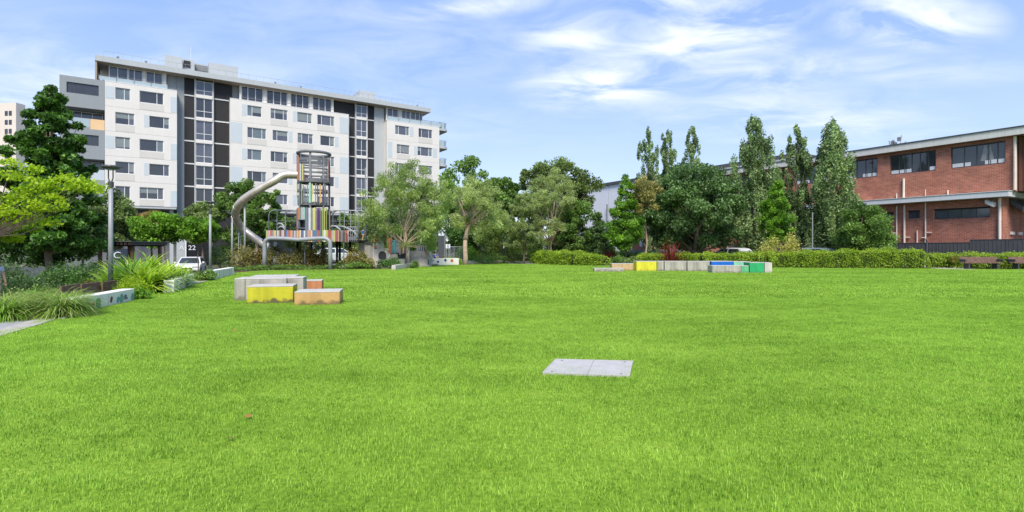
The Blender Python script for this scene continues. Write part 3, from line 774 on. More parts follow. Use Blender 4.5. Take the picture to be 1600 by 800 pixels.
def far_white():
    ang = RB.a; Fm = Frame((wx(985, 92), 92, 0), ang)
    T = thing('warehouse', 'large white warehouse with dark roof edge behind the middle trees', 'building', (Fm.O.x, Fm.O.y, 0), ang)
    z = Fm.z(284.5, 0); z2 = Fm.z(370, 0)
    m = mat('white sheet cladding', (.66, .67, .72), .6, .03, .3)
    xl = Fm.x(862)
    bx('wall', m, xl, 0, -1, 0.0, 40, z, T); bx('wall', m, 0.002, .02, -1, 30, 40, z, T)
    bx('roof_edge', M['dsteel'], xl, -.3, z, 30, 40, z + .5, T)
    bx('gutter_line', M['dsteel'], xl, -.12, z - 8.3, 8, -.002, z - 7.9, T)
    bx('gutter_line', M['lgrey'], xl, -.12, z - 11.2, 8, -.002, z - 11.0, T)
    for i in range(8): bx('wall_joint', M['lgrey'], xl + 4 + i * 7, -.03, 0, xl + 4.06 + i * 7, -.001, z, T)
    bx('window', M['glass'], Fm.x(963), -.1, Fm.z(372, -2), Fm.x(968), 0, Fm.z(360, -2), T)
    MB().tube([(Fm.x(951), -.4, z - 8), (Fm.x(951), -.4, z - 3.5)], .12, 6).build('wall_pipe', M['mgrey'], T)
    for i, px in enumerate((868, 876, 888)):
        bx('window', M['glass3'], Fm.x(px), -.1, 4, Fm.x(px + 6), -.002, 7, T)
far_white()
def low_brick():
    T = thing('brick_shed', 'low red brick wall building seen between the middle tree trunks', 'building', (wx(988, 66), 66, 0), RB.a + .25)
    bx('wall', M['brick'], 0, 0, -.5, 9, 8, wz(367, 66), T)
    bx('window', M['card'], 1.05, -.05, 1.6, 1.5, .02, 2.5, T)
    bx('roof', M['dsteel'], -.2, -.2, wz(367, 66), 9.2, 8.2, wz(367, 66) + .15, T)
    bx('base_wall', M['dgrey'], -.02, -.06, -.5, 9.05, 0.0, 1.25, T)
low_brick()
# ------------------------------------------------------------------ vegetation builders
def quads_mesh(name, V, tint, m, extra=None):
    n = len(V); me = bpy.data.meshes.new(name)
    me.vertices.add(n * 4); me.vertices.foreach_set('co', V.astype(np.float32).ravel())
    me.loops.add(n * 4); me.loops.foreach_set('vertex_index', np.arange(n * 4))
    me.polygons.add(n); me.polygons.foreach_set('loop_start', np.arange(n) * 4)
    me.update(calc_edges=True)
    at = me.attributes.new('tint', 'FLOAT', 'FACE'); at.data.foreach_set('value', np.clip(tint, 0, 1).astype(np.float32))
    me.materials.append(m); return me
def unit(a): return a / np.maximum(np.linalg.norm(a, axis=1, keepdims=True), 1e-6)
def leaves(C, L_, Wd, r, droop=0.0, up=.6, axis=None):
    """rhombic leaf faces at points C; droop 0 = any direction, 1 = hanging; up = how far normals tend upwards"""
    n = len(C)
    a = unit(r.normal(size=(n, 3)) + (0 if axis is None else axis))
    a = unit(a * (1 - droop) + np.array([0, 0, -1.0]) * droop * (1 + .3 * r.random((n, 1))))
    nn = unit(r.normal(size=(n, 3)) * .8 + np.array([0, 0, up]))
    b = unit(np.cross(nn, a)); k = (.65 + .7 * r.random(n))[:, None]
    nrm = unit(np.cross(a, b))
    return np.stack([C - a * L_ * k * .5, C + b * Wd * k * .5 + nrm * L_ * .08, C + a * L_ * k * .5, C - b * Wd * k * .5 + nrm * L_ * .08], 1)
PROF = {
 'round': lambda h: math.sqrt(max(0, 1 - (2 * h - 1) ** 2)) ** .8,
 'dome': lambda h: (1 - max(0, (h - .25) / .75) ** 3.0) ** .55 * (.72 + .28 * min(1, h / .25)),
 'cone': lambda h: (1 - h) ** .8 * (.55 + .45 * min(1, h / .15)) + .06,
 'egg': lambda h: (1 - h) ** .62 * (.75 + .25 * min(1, h / .15)) + .04,
 'column': lambda h: (1 - h ** 3) ** .7 * (.6 + .4 * min(1, h / .15)) * (1.08 - .35 * h) + .03,
 'poplar': lambda h: (1 - h ** 2.2) ** .7 * (.75 + .25 * min(1, h / .3)) + .08,
 'spread': lambda h: .55 + .45 * math.sin(min(1, h * 1.25) * math.pi * .62) if h < .8 else math.sqrt(max(0, 1 - ((h - .8) / .2) ** 2)) * .95 + .05,
 'vase': lambda h: (.35 + .65 * min(1, h / .55)) * math.sqrt(max(0, 1 - max(0, (h - .6) / .4) ** 2)) + .03,
}
M['bark'] = mat('grey brown bark', (.17, .13, .10), .9, .3, 6, bump=.8)
M['bark_p'] = mat('pale pinkish gum bark', (.42, .31, .235), .85, .28, 4, bump=.5)
M['bark_d'] = mat('dark bark', (.07, .055, .045), .9, .3, 6, bump=.8)
def tree(name, label, x0, x1, yt, yb, Z, prof='round', leafm=None, nl=7000, nc=60, ls=(.16, .07), cr=.16, droop=0.0, up=.6, trunk=None, tr=.14, bark='bark',
         stems=1, gbase=None, lean=0.0, cat='tree', group=None, seed=None, outer=.45, limbs=14, depth=1.0, flat=.75, shape_n=.18, tbias=0.0, gaps=0.0, wind=0.0, hollow=0.0, fork=None):
    r = np.random.default_rng(seed if seed is not None else abs(hash(label)) % 9999 if False else sum(map(ord, label)) + int(x0))
    cx = wx((x0 + x1) / 2, Z); R = (x1 - x0) / 2 / F * Z * (1.06 if prof == 'poplar' else 1); zt = wz(yt, Z); zb = wz(yb, Z); H = zt - zb
    tx = wx(trunk, Z) if trunk is not None else cx
    g0 = gz(tx, Z) if gbase is None else gbase
    if inside(tx, Z): g0 = 0
    nc = int(nc * 1.35); nl = int(nl * 1.55); cr *= 1.38; ls = (ls[0] * 1.08, ls[1] * 1.12); tall = prof in ('poplar', 'column', 'cone', 'egg')
    T = thing(name, label, cat, (tx, Z, g0), 0, group)
    off = cx - tx; zb -= g0; zt -= g0
    pf = PROF[prof]
    # clumps
    C = []; k = 0
    ph = r.random(6) * 6.28
    hs = np.linspace(0, 1, 60); rr = np.array([pf(h) for h in hs]); cdf = np.cumsum(rr ** (1.0 if tall else 1.4) + (.12 if tall else .03)); cdf /= cdf[-1]
    while len(C) < nc and k < nc * 5:
        k += 1
        h = float(np.interp(r.random(), cdf, hs)); a = r.random() * 6.283
        lob = 1 + shape_n * math.sin(2 * a + ph[0] + 3 * h) + shape_n * .8 * math.sin(3 * a + ph[1] - 5 * h) + r.normal() * .07
        q = (outer + (1 - outer) * r.random()) ** .8
        rad = max(0, R * pf(h) * lob * q - R * cr * (.25 if tall else .5))
        if gaps and r.random() < gaps and math.sin(4 * a + ph[2]) * math.sin(7 * h + ph[3]) > .1: continue
        if hollow and abs(rad * math.cos(a)) < .4 * R and rad * math.sin(a) < .25 * R and h < .5 and r.random() < hollow: continue
        C.append((off + rad * math.cos(a) + lean * h, rad * math.sin(a) * depth, zb + H * (.06 + .92 * h)))
    C = np.array(C); nc = len(C)
    crr = np.array([R * cr * (.7 + .7 * r.random()) for _ in range(nc)])
    if tall: crr *= np.array([.55 + .45 * pf(min(1, max(0, (c[2] - zb) / H))) for c in C])
    per = r.multinomial(nl, crr ** 1.5 / (crr ** 1.5).sum())
    ci = np.repeat(np.arange(nc), per); n = len(ci)
    d = unit(r.normal(size=(n, 3))) * (r.random((n, 1)) ** .45)
    vert = 2.9 if prof == 'poplar' else flat
    P = C[ci] + d * crr[ci][:, None] * np.array([1, 1, vert])
    if wind: P[:, 0] += wind * np.abs(d[:, 2]) * crr[ci]
    tint = np.clip(.45 + tbias + r.normal(size=nc)[ci] * .17 + r.normal(size=n) * .17, 0, 1)
    ax = d * .9 if not droop else None
    if prof == 'poplar': ax = np.array([.25, 0, .9])
    V = leaves(P, ls[0], ls[1], r, droop, up, ax)
    o = bpy.data.objects.new('crown', quads_mesh('crown', V, tint, leafm)); link(o, T)
    # trunk and limbs
    b = MB(); base = [(0, 0)] if stems == 1 else [(math.cos(i * 2.4) * tr * 1.2, math.sin(i * 2.4) * tr * 1.2) for i in range(stems)]
    order = r.permutation(nc)[:limbs]
    zf = 0
    if fork:
        zf = wz(fork, Z) - g0; b.tube([(0, 0, -.15), (.02, 0, zf * .3), (-.02, 0, zf * .7), (0, 0, zf + .15)], [tr * 1.35, tr * 1.05, tr, tr * .9], 9); base = [(math.cos(i * 1.9) * tr * .4, math.sin(i * 1.9) * tr * .4) for i in range(5)]; stems = 5
    for si, (bx_, by_) in enumerate(base):
        ang = si * 2.4 + r.random(); sp = 0 if stems == 1 else R * (.24 if not fork else .55)
        top = Vector((off * .8 + lean * .6 + math.cos(ang) * sp, math.sin(ang) * sp, zb + H * (.72 if stems == 1 else .6)))
        p0 = Vector((bx_, by_, -.15 if not fork else zf)); pts = []
        for i in range(8):
            t = i / 7; p = p0.lerp(top, t); bend = math.sin(t * 3.14)
            pts.append(p + Vector((r.normal() * .04 * R * bend, r.normal() * .04 * R * bend, 0)) + (Vector((off * -.12, 0, 0)) * bend if stems == 1 else Vector((-math.cos(ang) * sp * .3 * bend, -math.sin(ang) * sp * .3 * bend, 0))))
        rr_ = [tr * (1.35 if i == 0 else 1) * (1 - .82 * i / 7) / (1 if stems == 1 else 1.4) for i in range(8)]
        b.tube(pts, rr_, 7)
        for ci_ in order[si::len(base)]:
            q = Vector(C[ci_]); zz = max(zb + H * .02, q.z - (.35 + .3 * r.random()) * H * .6 - math.hypot(q.x - off, q.y) * .35)
            t = min(.95, max(.12 if stems == 1 else .34, (zz - p0.z) / max(.3, top.z - p0.z))); i = int(t * 7); s0 = pts[i].lerp(pts[min(7, i + 1)], t * 7 - i)
            md = s0.lerp(q, .5) + Vector((0, 0, -.06 * (q - s0).length)); r0 = rr_[i] * .5
            b.tube([s0, md, q], [r0, r0 * .6, r0 * .2], 5, caps=False)
    b.build('trunk', M[bark], T, smooth=True)
    return T
LM = {}
LM['dark'] = leafmat('dark glossy leaves', (.02, .055, .012), (.16, .33, .05), trans=.28, gloss=.5)
LM['dark2'] = leafmat('deep green leaves', (.035, .075, .022), (.19, .31, .10), trans=.28, gloss=.4)
LM['lime'] = leafmat('lime yellow leaves', (.13, .23, .01), (.50, .63, .04), trans=.45)
LM['bright'] = leafmat('bright green leaves', (0.056, 0.150, 0.013), (0.345, 0.580, 0.069), trans=.38)
LM['olive'] = leafmat('olive leaves', (.06, .095, .028), (.33, .43, .14), trans=.32)
LM['rust'] = leafmat('olive leaves with rusty tips', (0.075, 0.075, 0.019), (0.414, 0.304, 0.083), trans=.25)
LM['sage'] = leafmat('pale sage leaves', (.12, .18, .045), (.50, .60, .22), trans=.42)
LM['sage2'] = leafmat('grey green leaves', (.14, .18, .06), (.62, .69, .33), trans=.48)
LM['poplar'] = leafmat('poplar leaves', (.07, .12, .045), (.40, .53, .22), trans=.35, gloss=.45)
LM['mid'] = leafmat('mid green leaves', (.05, .105, .02), (.27, .42, .095), trans=.34)
LM['gold'] = leafmat('yellow brown leaves', (0.150, 0.150, 0.044), (0.580, 0.511, 0.193), trans=.3)
LM['yellow'] = leafmat('yellow variegated leaves', (0.240, 0.240, 0.030), (0.720, 0.660, 0.220), trans=.3)
LM['red'] = leafmat('dark red strap leaves', (0.050, 0.010, 0.013), (0.304, 0.048, 0.041), trans=.2)
LM['hedge'] = leafmat('hedge leaves', (.07, .16, .012), (.60, .72, .09), trans=.42)
LM['strap'] = leafmat('light green strap leaves', (0.088, 0.188, 0.015), (0.580, 0.718, 0.083), trans=.38, gloss=.35)
LM['reed'] = leafmat('grass green straw mix', (.06, .12, .015), (.44, .50, .17), trans=.35)
LM['croton'] = leafmat('mixed pink and lime leaves', (0.100, 0.120, 0.020), (0.500, 0.420, 0.170), trans=.3)
T_ = tree
# far masses behind
T_('tree', 'dense bright topped tree rising highest behind the white block balconies', 682, 786, 246, 392, 70, 'dome', LM['mid'], 13000, 90, (.34, .2), .16, tbias=.12, tr=.3, shape_n=.08)
T_('tree', 'broad dark tree behind the forked gum tree', 742, 822, 270, 398, 68, 'dome', LM['mid'], 10000, 66, (.34, .2), .18, shape_n=.08, tbias=-.02, tr=.3)
T_('tree', 'dark grey green tree filling the gap left of the picnic table trees', 770, 822, 292, 398, 72, 'dome', LM['dark2'], 6000, 40, (.34, .2), .22, tr=.3)
T_('tree', 'large spreading eucalypt behind with the widest open crown', 824, 928, 245, 346, 74, 'dome', LM['olive'], 12000, 60, (.34, .18), .16, gaps=.3, trunk=872, tr=.4, limbs=20, tbias=.04, shape_n=.22)
T_('tree', 'rounded eucalypt behind at the left of the widest crown', 800, 866, 256, 350, 75, 'dome', LM['olive'], 6000, 34, (.34, .18), .19, tr=.3, limbs=14, tbias=.05)
T_('tree', 'dark understorey tree behind the forked gum trunk', 690, 790, 335, 404, 62, 'dome', LM['dark'], 8000, 50, (.28, .16), .2, tr=.2, tbias=-.12)
T_('tree', 'low dark tree at the far end of the playground fence', 780, 850, 345, 406, 62, 'dome', LM['dark2'], 6500, 40, (.26, .15), .2, tr=.2, tbias=-.1)
T_('tree', 'shadowy tree directly behind the willow leaved gum', 560, 700, 320, 404, 60, 'dome', LM['dark2'], 9000, 60, (.28, .16), .18, tr=.2, tbias=.02)
# left, in front of the apartments
T_('tree', 'olive tree behind the tall lamp post at the left', 128, 212, 298, 396, 40, 'dome', LM['olive'], 9000, 60, (.2, .1), .17, tr=.14, tbias=.03)
T_('tree', 'rusty topped rounded tree in front of the white box corner', 206, 268, 330, 385, 44, 'round', LM['rust'], 6500, 42, (.2, .1), .2, tr=.12)
T_('tree', 'olive brown conical tree behind the second lamp post', 284, 346, 314, 378, 45, 'dome', LM['olive'], 7500, 46, (.2, .1), .2, tr=.14, tbias=.08)
T_('tree', 'small bright green tree left of the house number doorway', 214, 284, 336, 384, 36, 'spread', LM['bright'], 6500, 42, (.17, .09), .2, tr=.07, trunk=262)
T_('tree', 'small bright green tree over the house number doorway', 281, 336, 343, 377, 36, 'spread', LM['bright'], 5000, 34, (.17, .09), .22, tr=.05, trunk=310)
T_('tree', 'dark rounded tree behind the bend of the tube slide', 340, 412, 276, 402, 47, 'dome', LM['mid'], 10000, 62, (.22, .11), .18, tr=.2, tbias=-.04)
T_('tree', 'dark tree with a bare pink trunk under the tube slide', 385, 442, 284, 372, 46, 'dome', LM['mid'], 5500, 36, (.22, .11), .2, tr=.16, trunk=398, gaps=.3, bark='bark_p')
T_('tree', 'small tree in front of the charcoal bay behind the play deck', 516, 548, 328, 392, 50, 'dome', LM['mid'], 2600, 24, (.2, .1), .22, tr=.08)
T_('tree', 'olive tree seen through the mesh of the play deck', 452, 512, 318, 402, 50, 'dome', LM['olive'], 5000, 36, (.2, .1), .2, tr=.1)
T_('tree', 'twiggy olive tree behind the pipe frames of the deck', 522, 592, 336, 402, 52, 'dome', LM['olive'], 5200, 40, (.2, .1), .2, tr=.1, gaps=.3)
T_('tree', 'big dark green conical tree with ragged tip at the far left', 2, 156, 130, 402, 23, 'egg', LM['dark'], 42000, 270, (.18, .085), .105, outer=.15, tr=.17, shape_n=.09, up=.9, limbs=34, trunk=76, flat=.7, tbias=.04, seed=5)
LIME = T_('tree', 'yellow green leaved tree leaning in from the left edge', -150, 12, 292, 398, 14.5, 'round', LM['lime'], 11000, 80, (.115, .075), .12, tr=.08, outer=.25, up=1.1, trunk=-40, limbs=20, flat=.35)
def lime_sprays():
    T = LIME; sh = Vector((wx(0, 14.5), 14.5, wz(360, 14.5))) - Vector(LIME.location)
    r = np.random.default_rng(4); b = MB(); Ps = []
    o = Vector((wx(0, 14.5), 14.5, wz(360, 14.5)))
    for (x, y, s) in ((18, 255, .16), (52, 262, .14), (12, 272, .2), (42, 280, .14), (78, 285, .13), (104, 276, .15), (120, 283, .15), (118, 292, .17), (140, 291, .17), (152, 294, .13), (133, 288, .13), (66, 290, .17), (70, 296, .2), (80, 306, .11), (90, 312, .10), (60, 316, .17), (72, 326, .16), (100, 325, .08), (45, 300, .2), (30, 312, .24), (50, 344, .26), (20, 330, .3), (84, 347, .12)):
        for k in range(3):
            q = W(x + r.normal() * 3, y + r.normal() * 2, 14.5 + r.normal() * .2) - o; n = int(42 * s / .15)
            Ps.append(np.array(q) + r.normal(size=(n, 3)) * np.array([s * .75, s, s * .32]))
        q = W(x, y, 14.5) - o; s0 = Vector((-.3, 0, -.2)); md = s0.lerp(q, .5) + Vector((0, 0, -.12))
        b.tube([s0, md, q], [.016, .010, .004], 5, caps=False)
    P = np.concatenate(Ps); V = leaves(P, .10, .065, r, 0, 1.2)
    ob = bpy.data.objects.new('leaf_spray', quads_mesh('leaf_spray', V, np.clip(r.normal(.62, .25, len(P)), 0, 1), LM['lime'])); link(ob, T); ob.location = sh
    b.build('twig', M['bark'], T, loc=sh)
lime_sprays()
T_('tree', 'dark bushy tree at the left edge below the yellow green leaves', -90, 40, 322, 410, 26, 'dome', LM['dark'], 6000, 40, (.2, .1), .2, tr=.1)
T_('tree', 'dark bushy tree behind the trunk of the big conical tree', 20, 130, 335, 412, 30, 'dome', LM['dark'], 8000, 50, (.2, .1), .2, tr=.1)
T_('tree', 'dark leafy tree between the conical tree and the pergola', 96, 160, 330, 404, 27, 'round', LM['dark2'], 6000, 44, (.17, .09), .2, tr=.08)
# gums in the middle
T_('gum_tree', 'pale willow leaved gum tree with many thin pink stems at the playground', 574, 700, 248, 398, 38, 'dome', LM['sage'], 17500, 150, (.20, .04), .105, droop=.4, up=.5, tr=.105, stems=6, bark='bark_p', trunk=628, limbs=48, outer=.3, gaps=.35, hollow=.75, tbias=.1)
T_('gum_tree', 'sage green gum tree with a thick pale trunk that forks', 695, 792, 274, 366, 44, 'dome', LM['sage2'], 9000, 95, (.19, .055), .11, droop=.2, up=.8, tr=.19, bark='bark_p', trunk=727, limbs=36, outer=.3, gaps=.3, lean=0, tbias=.08, hollow=.8, fork=374)
T_('tree', 'low bright green tree right of the forked gum trunk', 742, 806, 326, 398, 50, 'round', LM['sage'], 8500, 50, (.2, .06), .19, tr=.1, droop=.3, tbias=.02)
T_('tree', 'slender grey green tree with a straight thin trunk at the picnic table', 788, 850, 300, 398, 47, 'dome', LM['sage2'], 9500, 80, (.18, .05), .13, tr=.1, droop=.2, up=.7, trunk=818, tbias=-.2)
T_('gum_tree', 'tall pale gum tree with pink stems left of the white warehouse', 822, 908, 262, 388, 50, 'dome', LM['sage2'], 15000, 130, (.19, .05), .11, droop=.25, up=.7, hollow=.6, tr=.17, stems=4, bark='bark_p', trunk=858, limbs=28, outer=.3, gaps=.25)
T_('tree', 'dark green open branched tree in front of the white warehouse', 876, 936, 308, 402, 50, 'dome', LM['mid'], 7500, 46, (.2, .1), .2, tr=.12, gaps=.4, tbias=-.06)
T_('tree', 'small dark conical tree beside the warehouse gap', 916, 954, 332, 406, 49, 'cone', LM['dark2'], 6000, 44, (.18, .1), .28, tr=.1, tbias=-.02)
T_('tree', 'bushy dark green tree behind the bright hedge', 846, 914, 352, 404, 52, 'dome', LM['dark2'], 6000, 40, (.2, .1), .2, tr=.1, tbias=-.06)
T_('tree', 'dark shrubby tree behind the small red plant', 905, 962, 372, 408, 52, 'dome', LM['dark'], 4500, 32, (.2, .1), .22, tr=.1, tbias=0)
T_('tree', 'dark blue green tree between the warehouse and brick wall', 958, 984, 345, 402, 58, 'round', LM['dark2'], 3000, 22, (.22, .12), .25, tr=.1)
T_('tree', 'bright green narrow column tree left of the yellow brown tree', 954, 1001, 273, 394, 46, 'column', LM['bright'], 12000, 80, (.15, .08), .22, tr=.07, tbias=-.16, trunk=978)
T_('tree', 'yellow brown topped tree with a thin pink trunk', 984, 1032, 273, 335, 46, 'dome', LM['gold'], 6000, 40, (.17, .06), .22, tr=.085, bark='bark_p', trunk=1009, gaps=.2)
# poplars
for (a, b_, t, Z, n, lab) in ((988, 1036, 200, 62, 7000, 'leftmost poplar behind the big round tree'), (1020, 1064, 195, 64, 7000, 'middle poplar of the three behind the big round tree'), (1056, 1104, 190, 62, 7000, 'rightmost of the three poplars behind the big round tree'),
                         (1139, 1212, 181, 50, 19000, 'tallest broad poplar standing alone before the brick building'), (1218, 1272, 195, 50, 13000, 'narrow poplar between two others before the brick building'), (1262, 1338, 187, 47, 19000, 'rightmost broad poplar touching the low spreading tree')):
    T_('poplar_tree', lab, a, b_, t, 396, Z, 'poplar', LM['poplar'], int(n * (1.7 if Z > 60 else 1.05)), int(135 * (b_ - a) / 60), (.21, .10), .105, tr=.2, limbs=22, group='poplars before the brick building', outer=.2, up=.2, wind=.35, shape_n=.12, trunk=(a + b_) / 2, gaps=.0)
T_('tree', 'big round dark green tree with a dense lumpy crown', 1012, 1162, 252, 400, 46, 'round', LM['dark2'], 34000, 150, (.21, .12), .13, tr=.25, outer=.5, limbs=24, tbias=.10, trunk=1088, shape_n=.1, up=.8, flat=.7, seed=8)
T_('tree', 'bright green narrow column tree in front of the tallest poplar', 1190, 1234, 272, 386, 42, 'column', LM['bright'], 11000, 70, (.14, .08), .24, tr=.06, tbias=-.1, trunk=1212)
T_('tree', 'low spreading green tree in front of the brick canopy', 1304, 1394, 318, 396, 42, 'dome', LM['mid'], 13000, 70, (.17, .09), .17, tr=.14, trunk=1342, limbs=22, gaps=.2, tbias=.0)
# ------------------------------------------------------------------ shrubs, hedges, strap plants
def shrub(label, px, py, wpx, hpx, Z, lm, n=1500, ls=(.1, .05), name='shrub', cat='shrub', group=None, z0=None, up=.9):
    r = np.random.default_rng(int(px * 7 + py)); X = wx(px, Z); R = wpx / 2 / F * Z; H = hpx / F * Z
    g0 = wz(py, Z) if z0 is None else z0
    T = thing(name, label, cat, (X, Z, g0), 0, group)
    nc = max(10, int(n / 70)); ph = r.random(nc) * 6.28; q = r.random(nc) ** .5; hh = r.random(nc)
    C = np.stack([R * .85 * q * np.cos(ph), R * .7 * q * np.sin(ph), H * (.15 + .7 * hh * np.sqrt(1 - .75 * q ** 2))], 1)
    ci = r.integers(0, nc, n); P = C[ci] + r.normal(size=(n, 3)) * np.array([R * .17, R * .17, H * .12]); P[:, 2] = np.maximum(P[:, 2], .02)
    V = leaves(P, ls[0], ls[1], r, 0, up); t = .48 + r.normal(size=nc)[ci] * .14 + r.normal(size=n) * .18
    link(bpy.data.objects.new('foliage', quads_mesh('foliage', V, t, lm)), T)
    b = MB()
    for i in range(min(nc, 9)): b.tube([(r.normal() * .03, r.normal() * .03, -.05), tuple(C[i] * .6), tuple(C[i])], [.02, .012, .005], 5, caps=False)
    b.build('stem', M['bark'], T)
    return T
def hedge(label, pts, wid, hts, lm, n, ls=(.10, .055), cat='hedge', soft=.08):
    """a clipped hedge following the given ground line; hts = heights at the points"""
    r = np.random.default_rng(len(label) + n); P = []; tt = []
    pts = [Vector(p) for p in pts]; seg = [(pts[i + 1] - pts[i]).length for i in range(len(pts) - 1)]; tot = sum(seg)
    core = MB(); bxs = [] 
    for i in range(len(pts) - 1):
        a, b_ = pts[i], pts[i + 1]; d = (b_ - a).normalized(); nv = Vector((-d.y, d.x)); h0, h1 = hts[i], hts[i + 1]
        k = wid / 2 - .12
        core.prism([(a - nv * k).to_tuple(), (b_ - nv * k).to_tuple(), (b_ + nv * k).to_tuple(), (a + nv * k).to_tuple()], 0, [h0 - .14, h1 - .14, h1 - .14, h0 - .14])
        m = int(n * seg[i] / tot); s = r.random(m); side = r.random(m)
        h = h0 + (h1 - h0) * s; cc = .07 * np.sin(s * seg[i] * 2.1 + i) + .06 * np.sin(s * seg[i] * 5.3) + r.normal(size=m) * soft
        top = side < .38; u = np.where(top, (r.random(m) * 2 - 1), -np.sign(r.random(m) - .25)) * wid / 2
        z = np.where(top, h + cc * .9, r.random(m) ** .8 * h)
        u = u + np.where(top, 0, np.sign(u) * cc * 1.1) - np.where(top, 0, np.sign(u)) * np.maximum(0, z / h - .75) * wid * .3
        z = z - np.where(top, (np.abs(u) / (wid / 2)) ** 3 * .12, 0)
        P.append(np.stack([a.x + (b_.x - a.x) * s + nv.x * u, a.y + (b_.y - a.y) * s + nv.y * u, np.maximum(z, .03)], 1))
        tt.append(.30 + .4 * z / h * 0 + .15 + .18 * np.sin(s * seg[i] * 3.7 + u * 4) * np.sin(z * 6 + s * seg[i] * 1.3) + r.normal(size=m) * .2)
    for e, sg in ((pts[0], 1), (pts[-1], -1)):
        m = int(n * .03); q = unit(r.normal(size=(m, 3))) * wid * .5; q[:, 2] = np.abs(q[:, 2]); hh = hts[0] if sg == 1 else hts[-1]
        q[:, 2] = q[:, 2] / (wid * .5) * hh; q[:, :2] += np.array([e.x, e.y]); P.append(q); tt.append(r.normal(.45, .2, m))
    o0 = Vector((pts[0].x, pts[0].y, 0)); P = np.concatenate(P) - np.array(o0); tt = np.concatenate(tt)
    T = thing('hedge', label, cat, o0)
    link(bpy.data.objects.new('foliage', quads_mesh('foliage', leaves(P, ls[0], ls[1], r, 0, .9), tt, lm)), T)
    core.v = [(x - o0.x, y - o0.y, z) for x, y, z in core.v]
    core.build('dark_core', mat('painted hedge inner shade', (.03, .045, .012), .9, .3, 8), T)  # added solid core stops see-through; the hedge's inner shade is its dark colour
    return T
G = lambda px, py: Vector(((px - 800) / F * (F * CH / (py - HZ)), F * CH / (py - HZ)))      # ground point of a pixel
off = Vector((.1, .55))
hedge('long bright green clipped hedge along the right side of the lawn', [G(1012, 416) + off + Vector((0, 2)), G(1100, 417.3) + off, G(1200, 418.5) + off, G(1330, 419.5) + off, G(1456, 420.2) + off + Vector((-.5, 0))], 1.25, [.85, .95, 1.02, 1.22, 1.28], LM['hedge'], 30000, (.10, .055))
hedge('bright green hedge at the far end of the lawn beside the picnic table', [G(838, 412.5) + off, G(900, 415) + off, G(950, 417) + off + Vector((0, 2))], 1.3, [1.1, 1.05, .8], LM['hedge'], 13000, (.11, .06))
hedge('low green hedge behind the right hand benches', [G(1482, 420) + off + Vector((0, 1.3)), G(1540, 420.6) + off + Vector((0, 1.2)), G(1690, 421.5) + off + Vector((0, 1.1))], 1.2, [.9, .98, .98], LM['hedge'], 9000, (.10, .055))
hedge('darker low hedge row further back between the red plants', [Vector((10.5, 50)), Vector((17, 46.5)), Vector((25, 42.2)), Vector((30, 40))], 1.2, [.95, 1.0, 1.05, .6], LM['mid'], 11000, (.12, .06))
# strap-leaved plants
def strap_plant(label, X, Y, z0, H, lm, n=60, wid=.03, spread=.8, name='strap_plant', cat='plant', group=None, seed=0, stiff=.5):
    r = np.random.default_rng(int(abs(X * 131 + Y * 37)) + seed); T = thing(name, label, cat, (X, Y, z0), 0, group)
    V, tt = [], []
    for i in range(n):
        a = r.random() * 6.283; e = math.radians(25 + 60 * r.random() ** .8); Ls = H * (.65 + .5 * r.random()); d = Vector((math.cos(a), math.sin(a), 0))
        p = Vector((r.normal() * .06 * H, r.normal() * .06 * H, H * .0)); k = 5; el = e; prev = p.copy(); s = Vector((-d.y, d.x, 0)); ti = min(1, max(0, r.normal(.5, .2)))
        for j in range(k):
            step = Ls / k; q = prev + (d * math.cos(el) + Vector((0, 0, math.sin(el)))) * step
            w0 = wid * (1 - (j / k) ** 2) * .5 + .003; w1 = wid * (1 - ((j + 1) / k) ** 2) * .5 + .001
            V.append([prev - s * w0, prev + s * w0, q + s * w1, q - s * w1]); tt.append(ti + r.normal() * .05 + .1 * (j / k)); prev = q; el -= (1.15 - stiff) * (.28 + .18 * r.random()) * spread
    V = np.array([[list(p) for p in q] for q in V]); V[:, :, 2] = np.maximum(V[:, :, 2], .01)
    link(bpy.data.objects.new('foliage', quads_mesh('foliage', V, np.array(tt), lm)), T); return T
lab = ['broad', 'tall', 'tangled', 'upright', 'spreading', 'dense', 'loose', 'arching', 'leaning']
sp = [(208, 446, 17.3, 1.15), (232, 440, 18.6, 1.3), (258, 444, 18, 1.25), (200, 430, 19.6, 1.25), (222, 424, 21, 1.4), (246, 424, 21.5, 1.5), (272, 432, 20.5, 1.3), (268, 446, 18.6, 1.15), (240, 452, 16.6, 1.0), (186, 430, 18, 1.1), (280, 438, 20, 1.1), (255, 420, 22.5, 1.4), (212, 418, 22, 1.4), (222, 452, 16.2, .95), (166, 432, 18.5, 1.0)]
where = ['beside the grey lamp post', 'behind the yellow shrub', 'above the lawn edge', 'behind the lamp post', 'at the back of the bed', 'at the top of the clump', 'beside the second dotted wall', 'hanging over the lawn', 'at the foot of the bed', 'left of the lamp post', 'at the right tip of the bed', 'furthest back under the pergola', 'just under the pergola slats', 'next to the yellow shrub at the wall end', 'low beside the brown benches']
for i, ((px, py, Z, H), wv) in enumerate(zip(sp, where)):
    X = wx(px, Z); strap_plant(lab[i % 9] + ' light green strap leaved plant ' + wv, X, Z, gz(X, Z) + .05, H * (1.22 if px < 245 else 1.0 if px < 262 else .78), LM['strap'] if i % 7 else LM['bright'], 130, .095, (.75, 1.0, 1.25)[i % 3], group='strap leaved plants in the left bed', seed=i, stiff=.45)
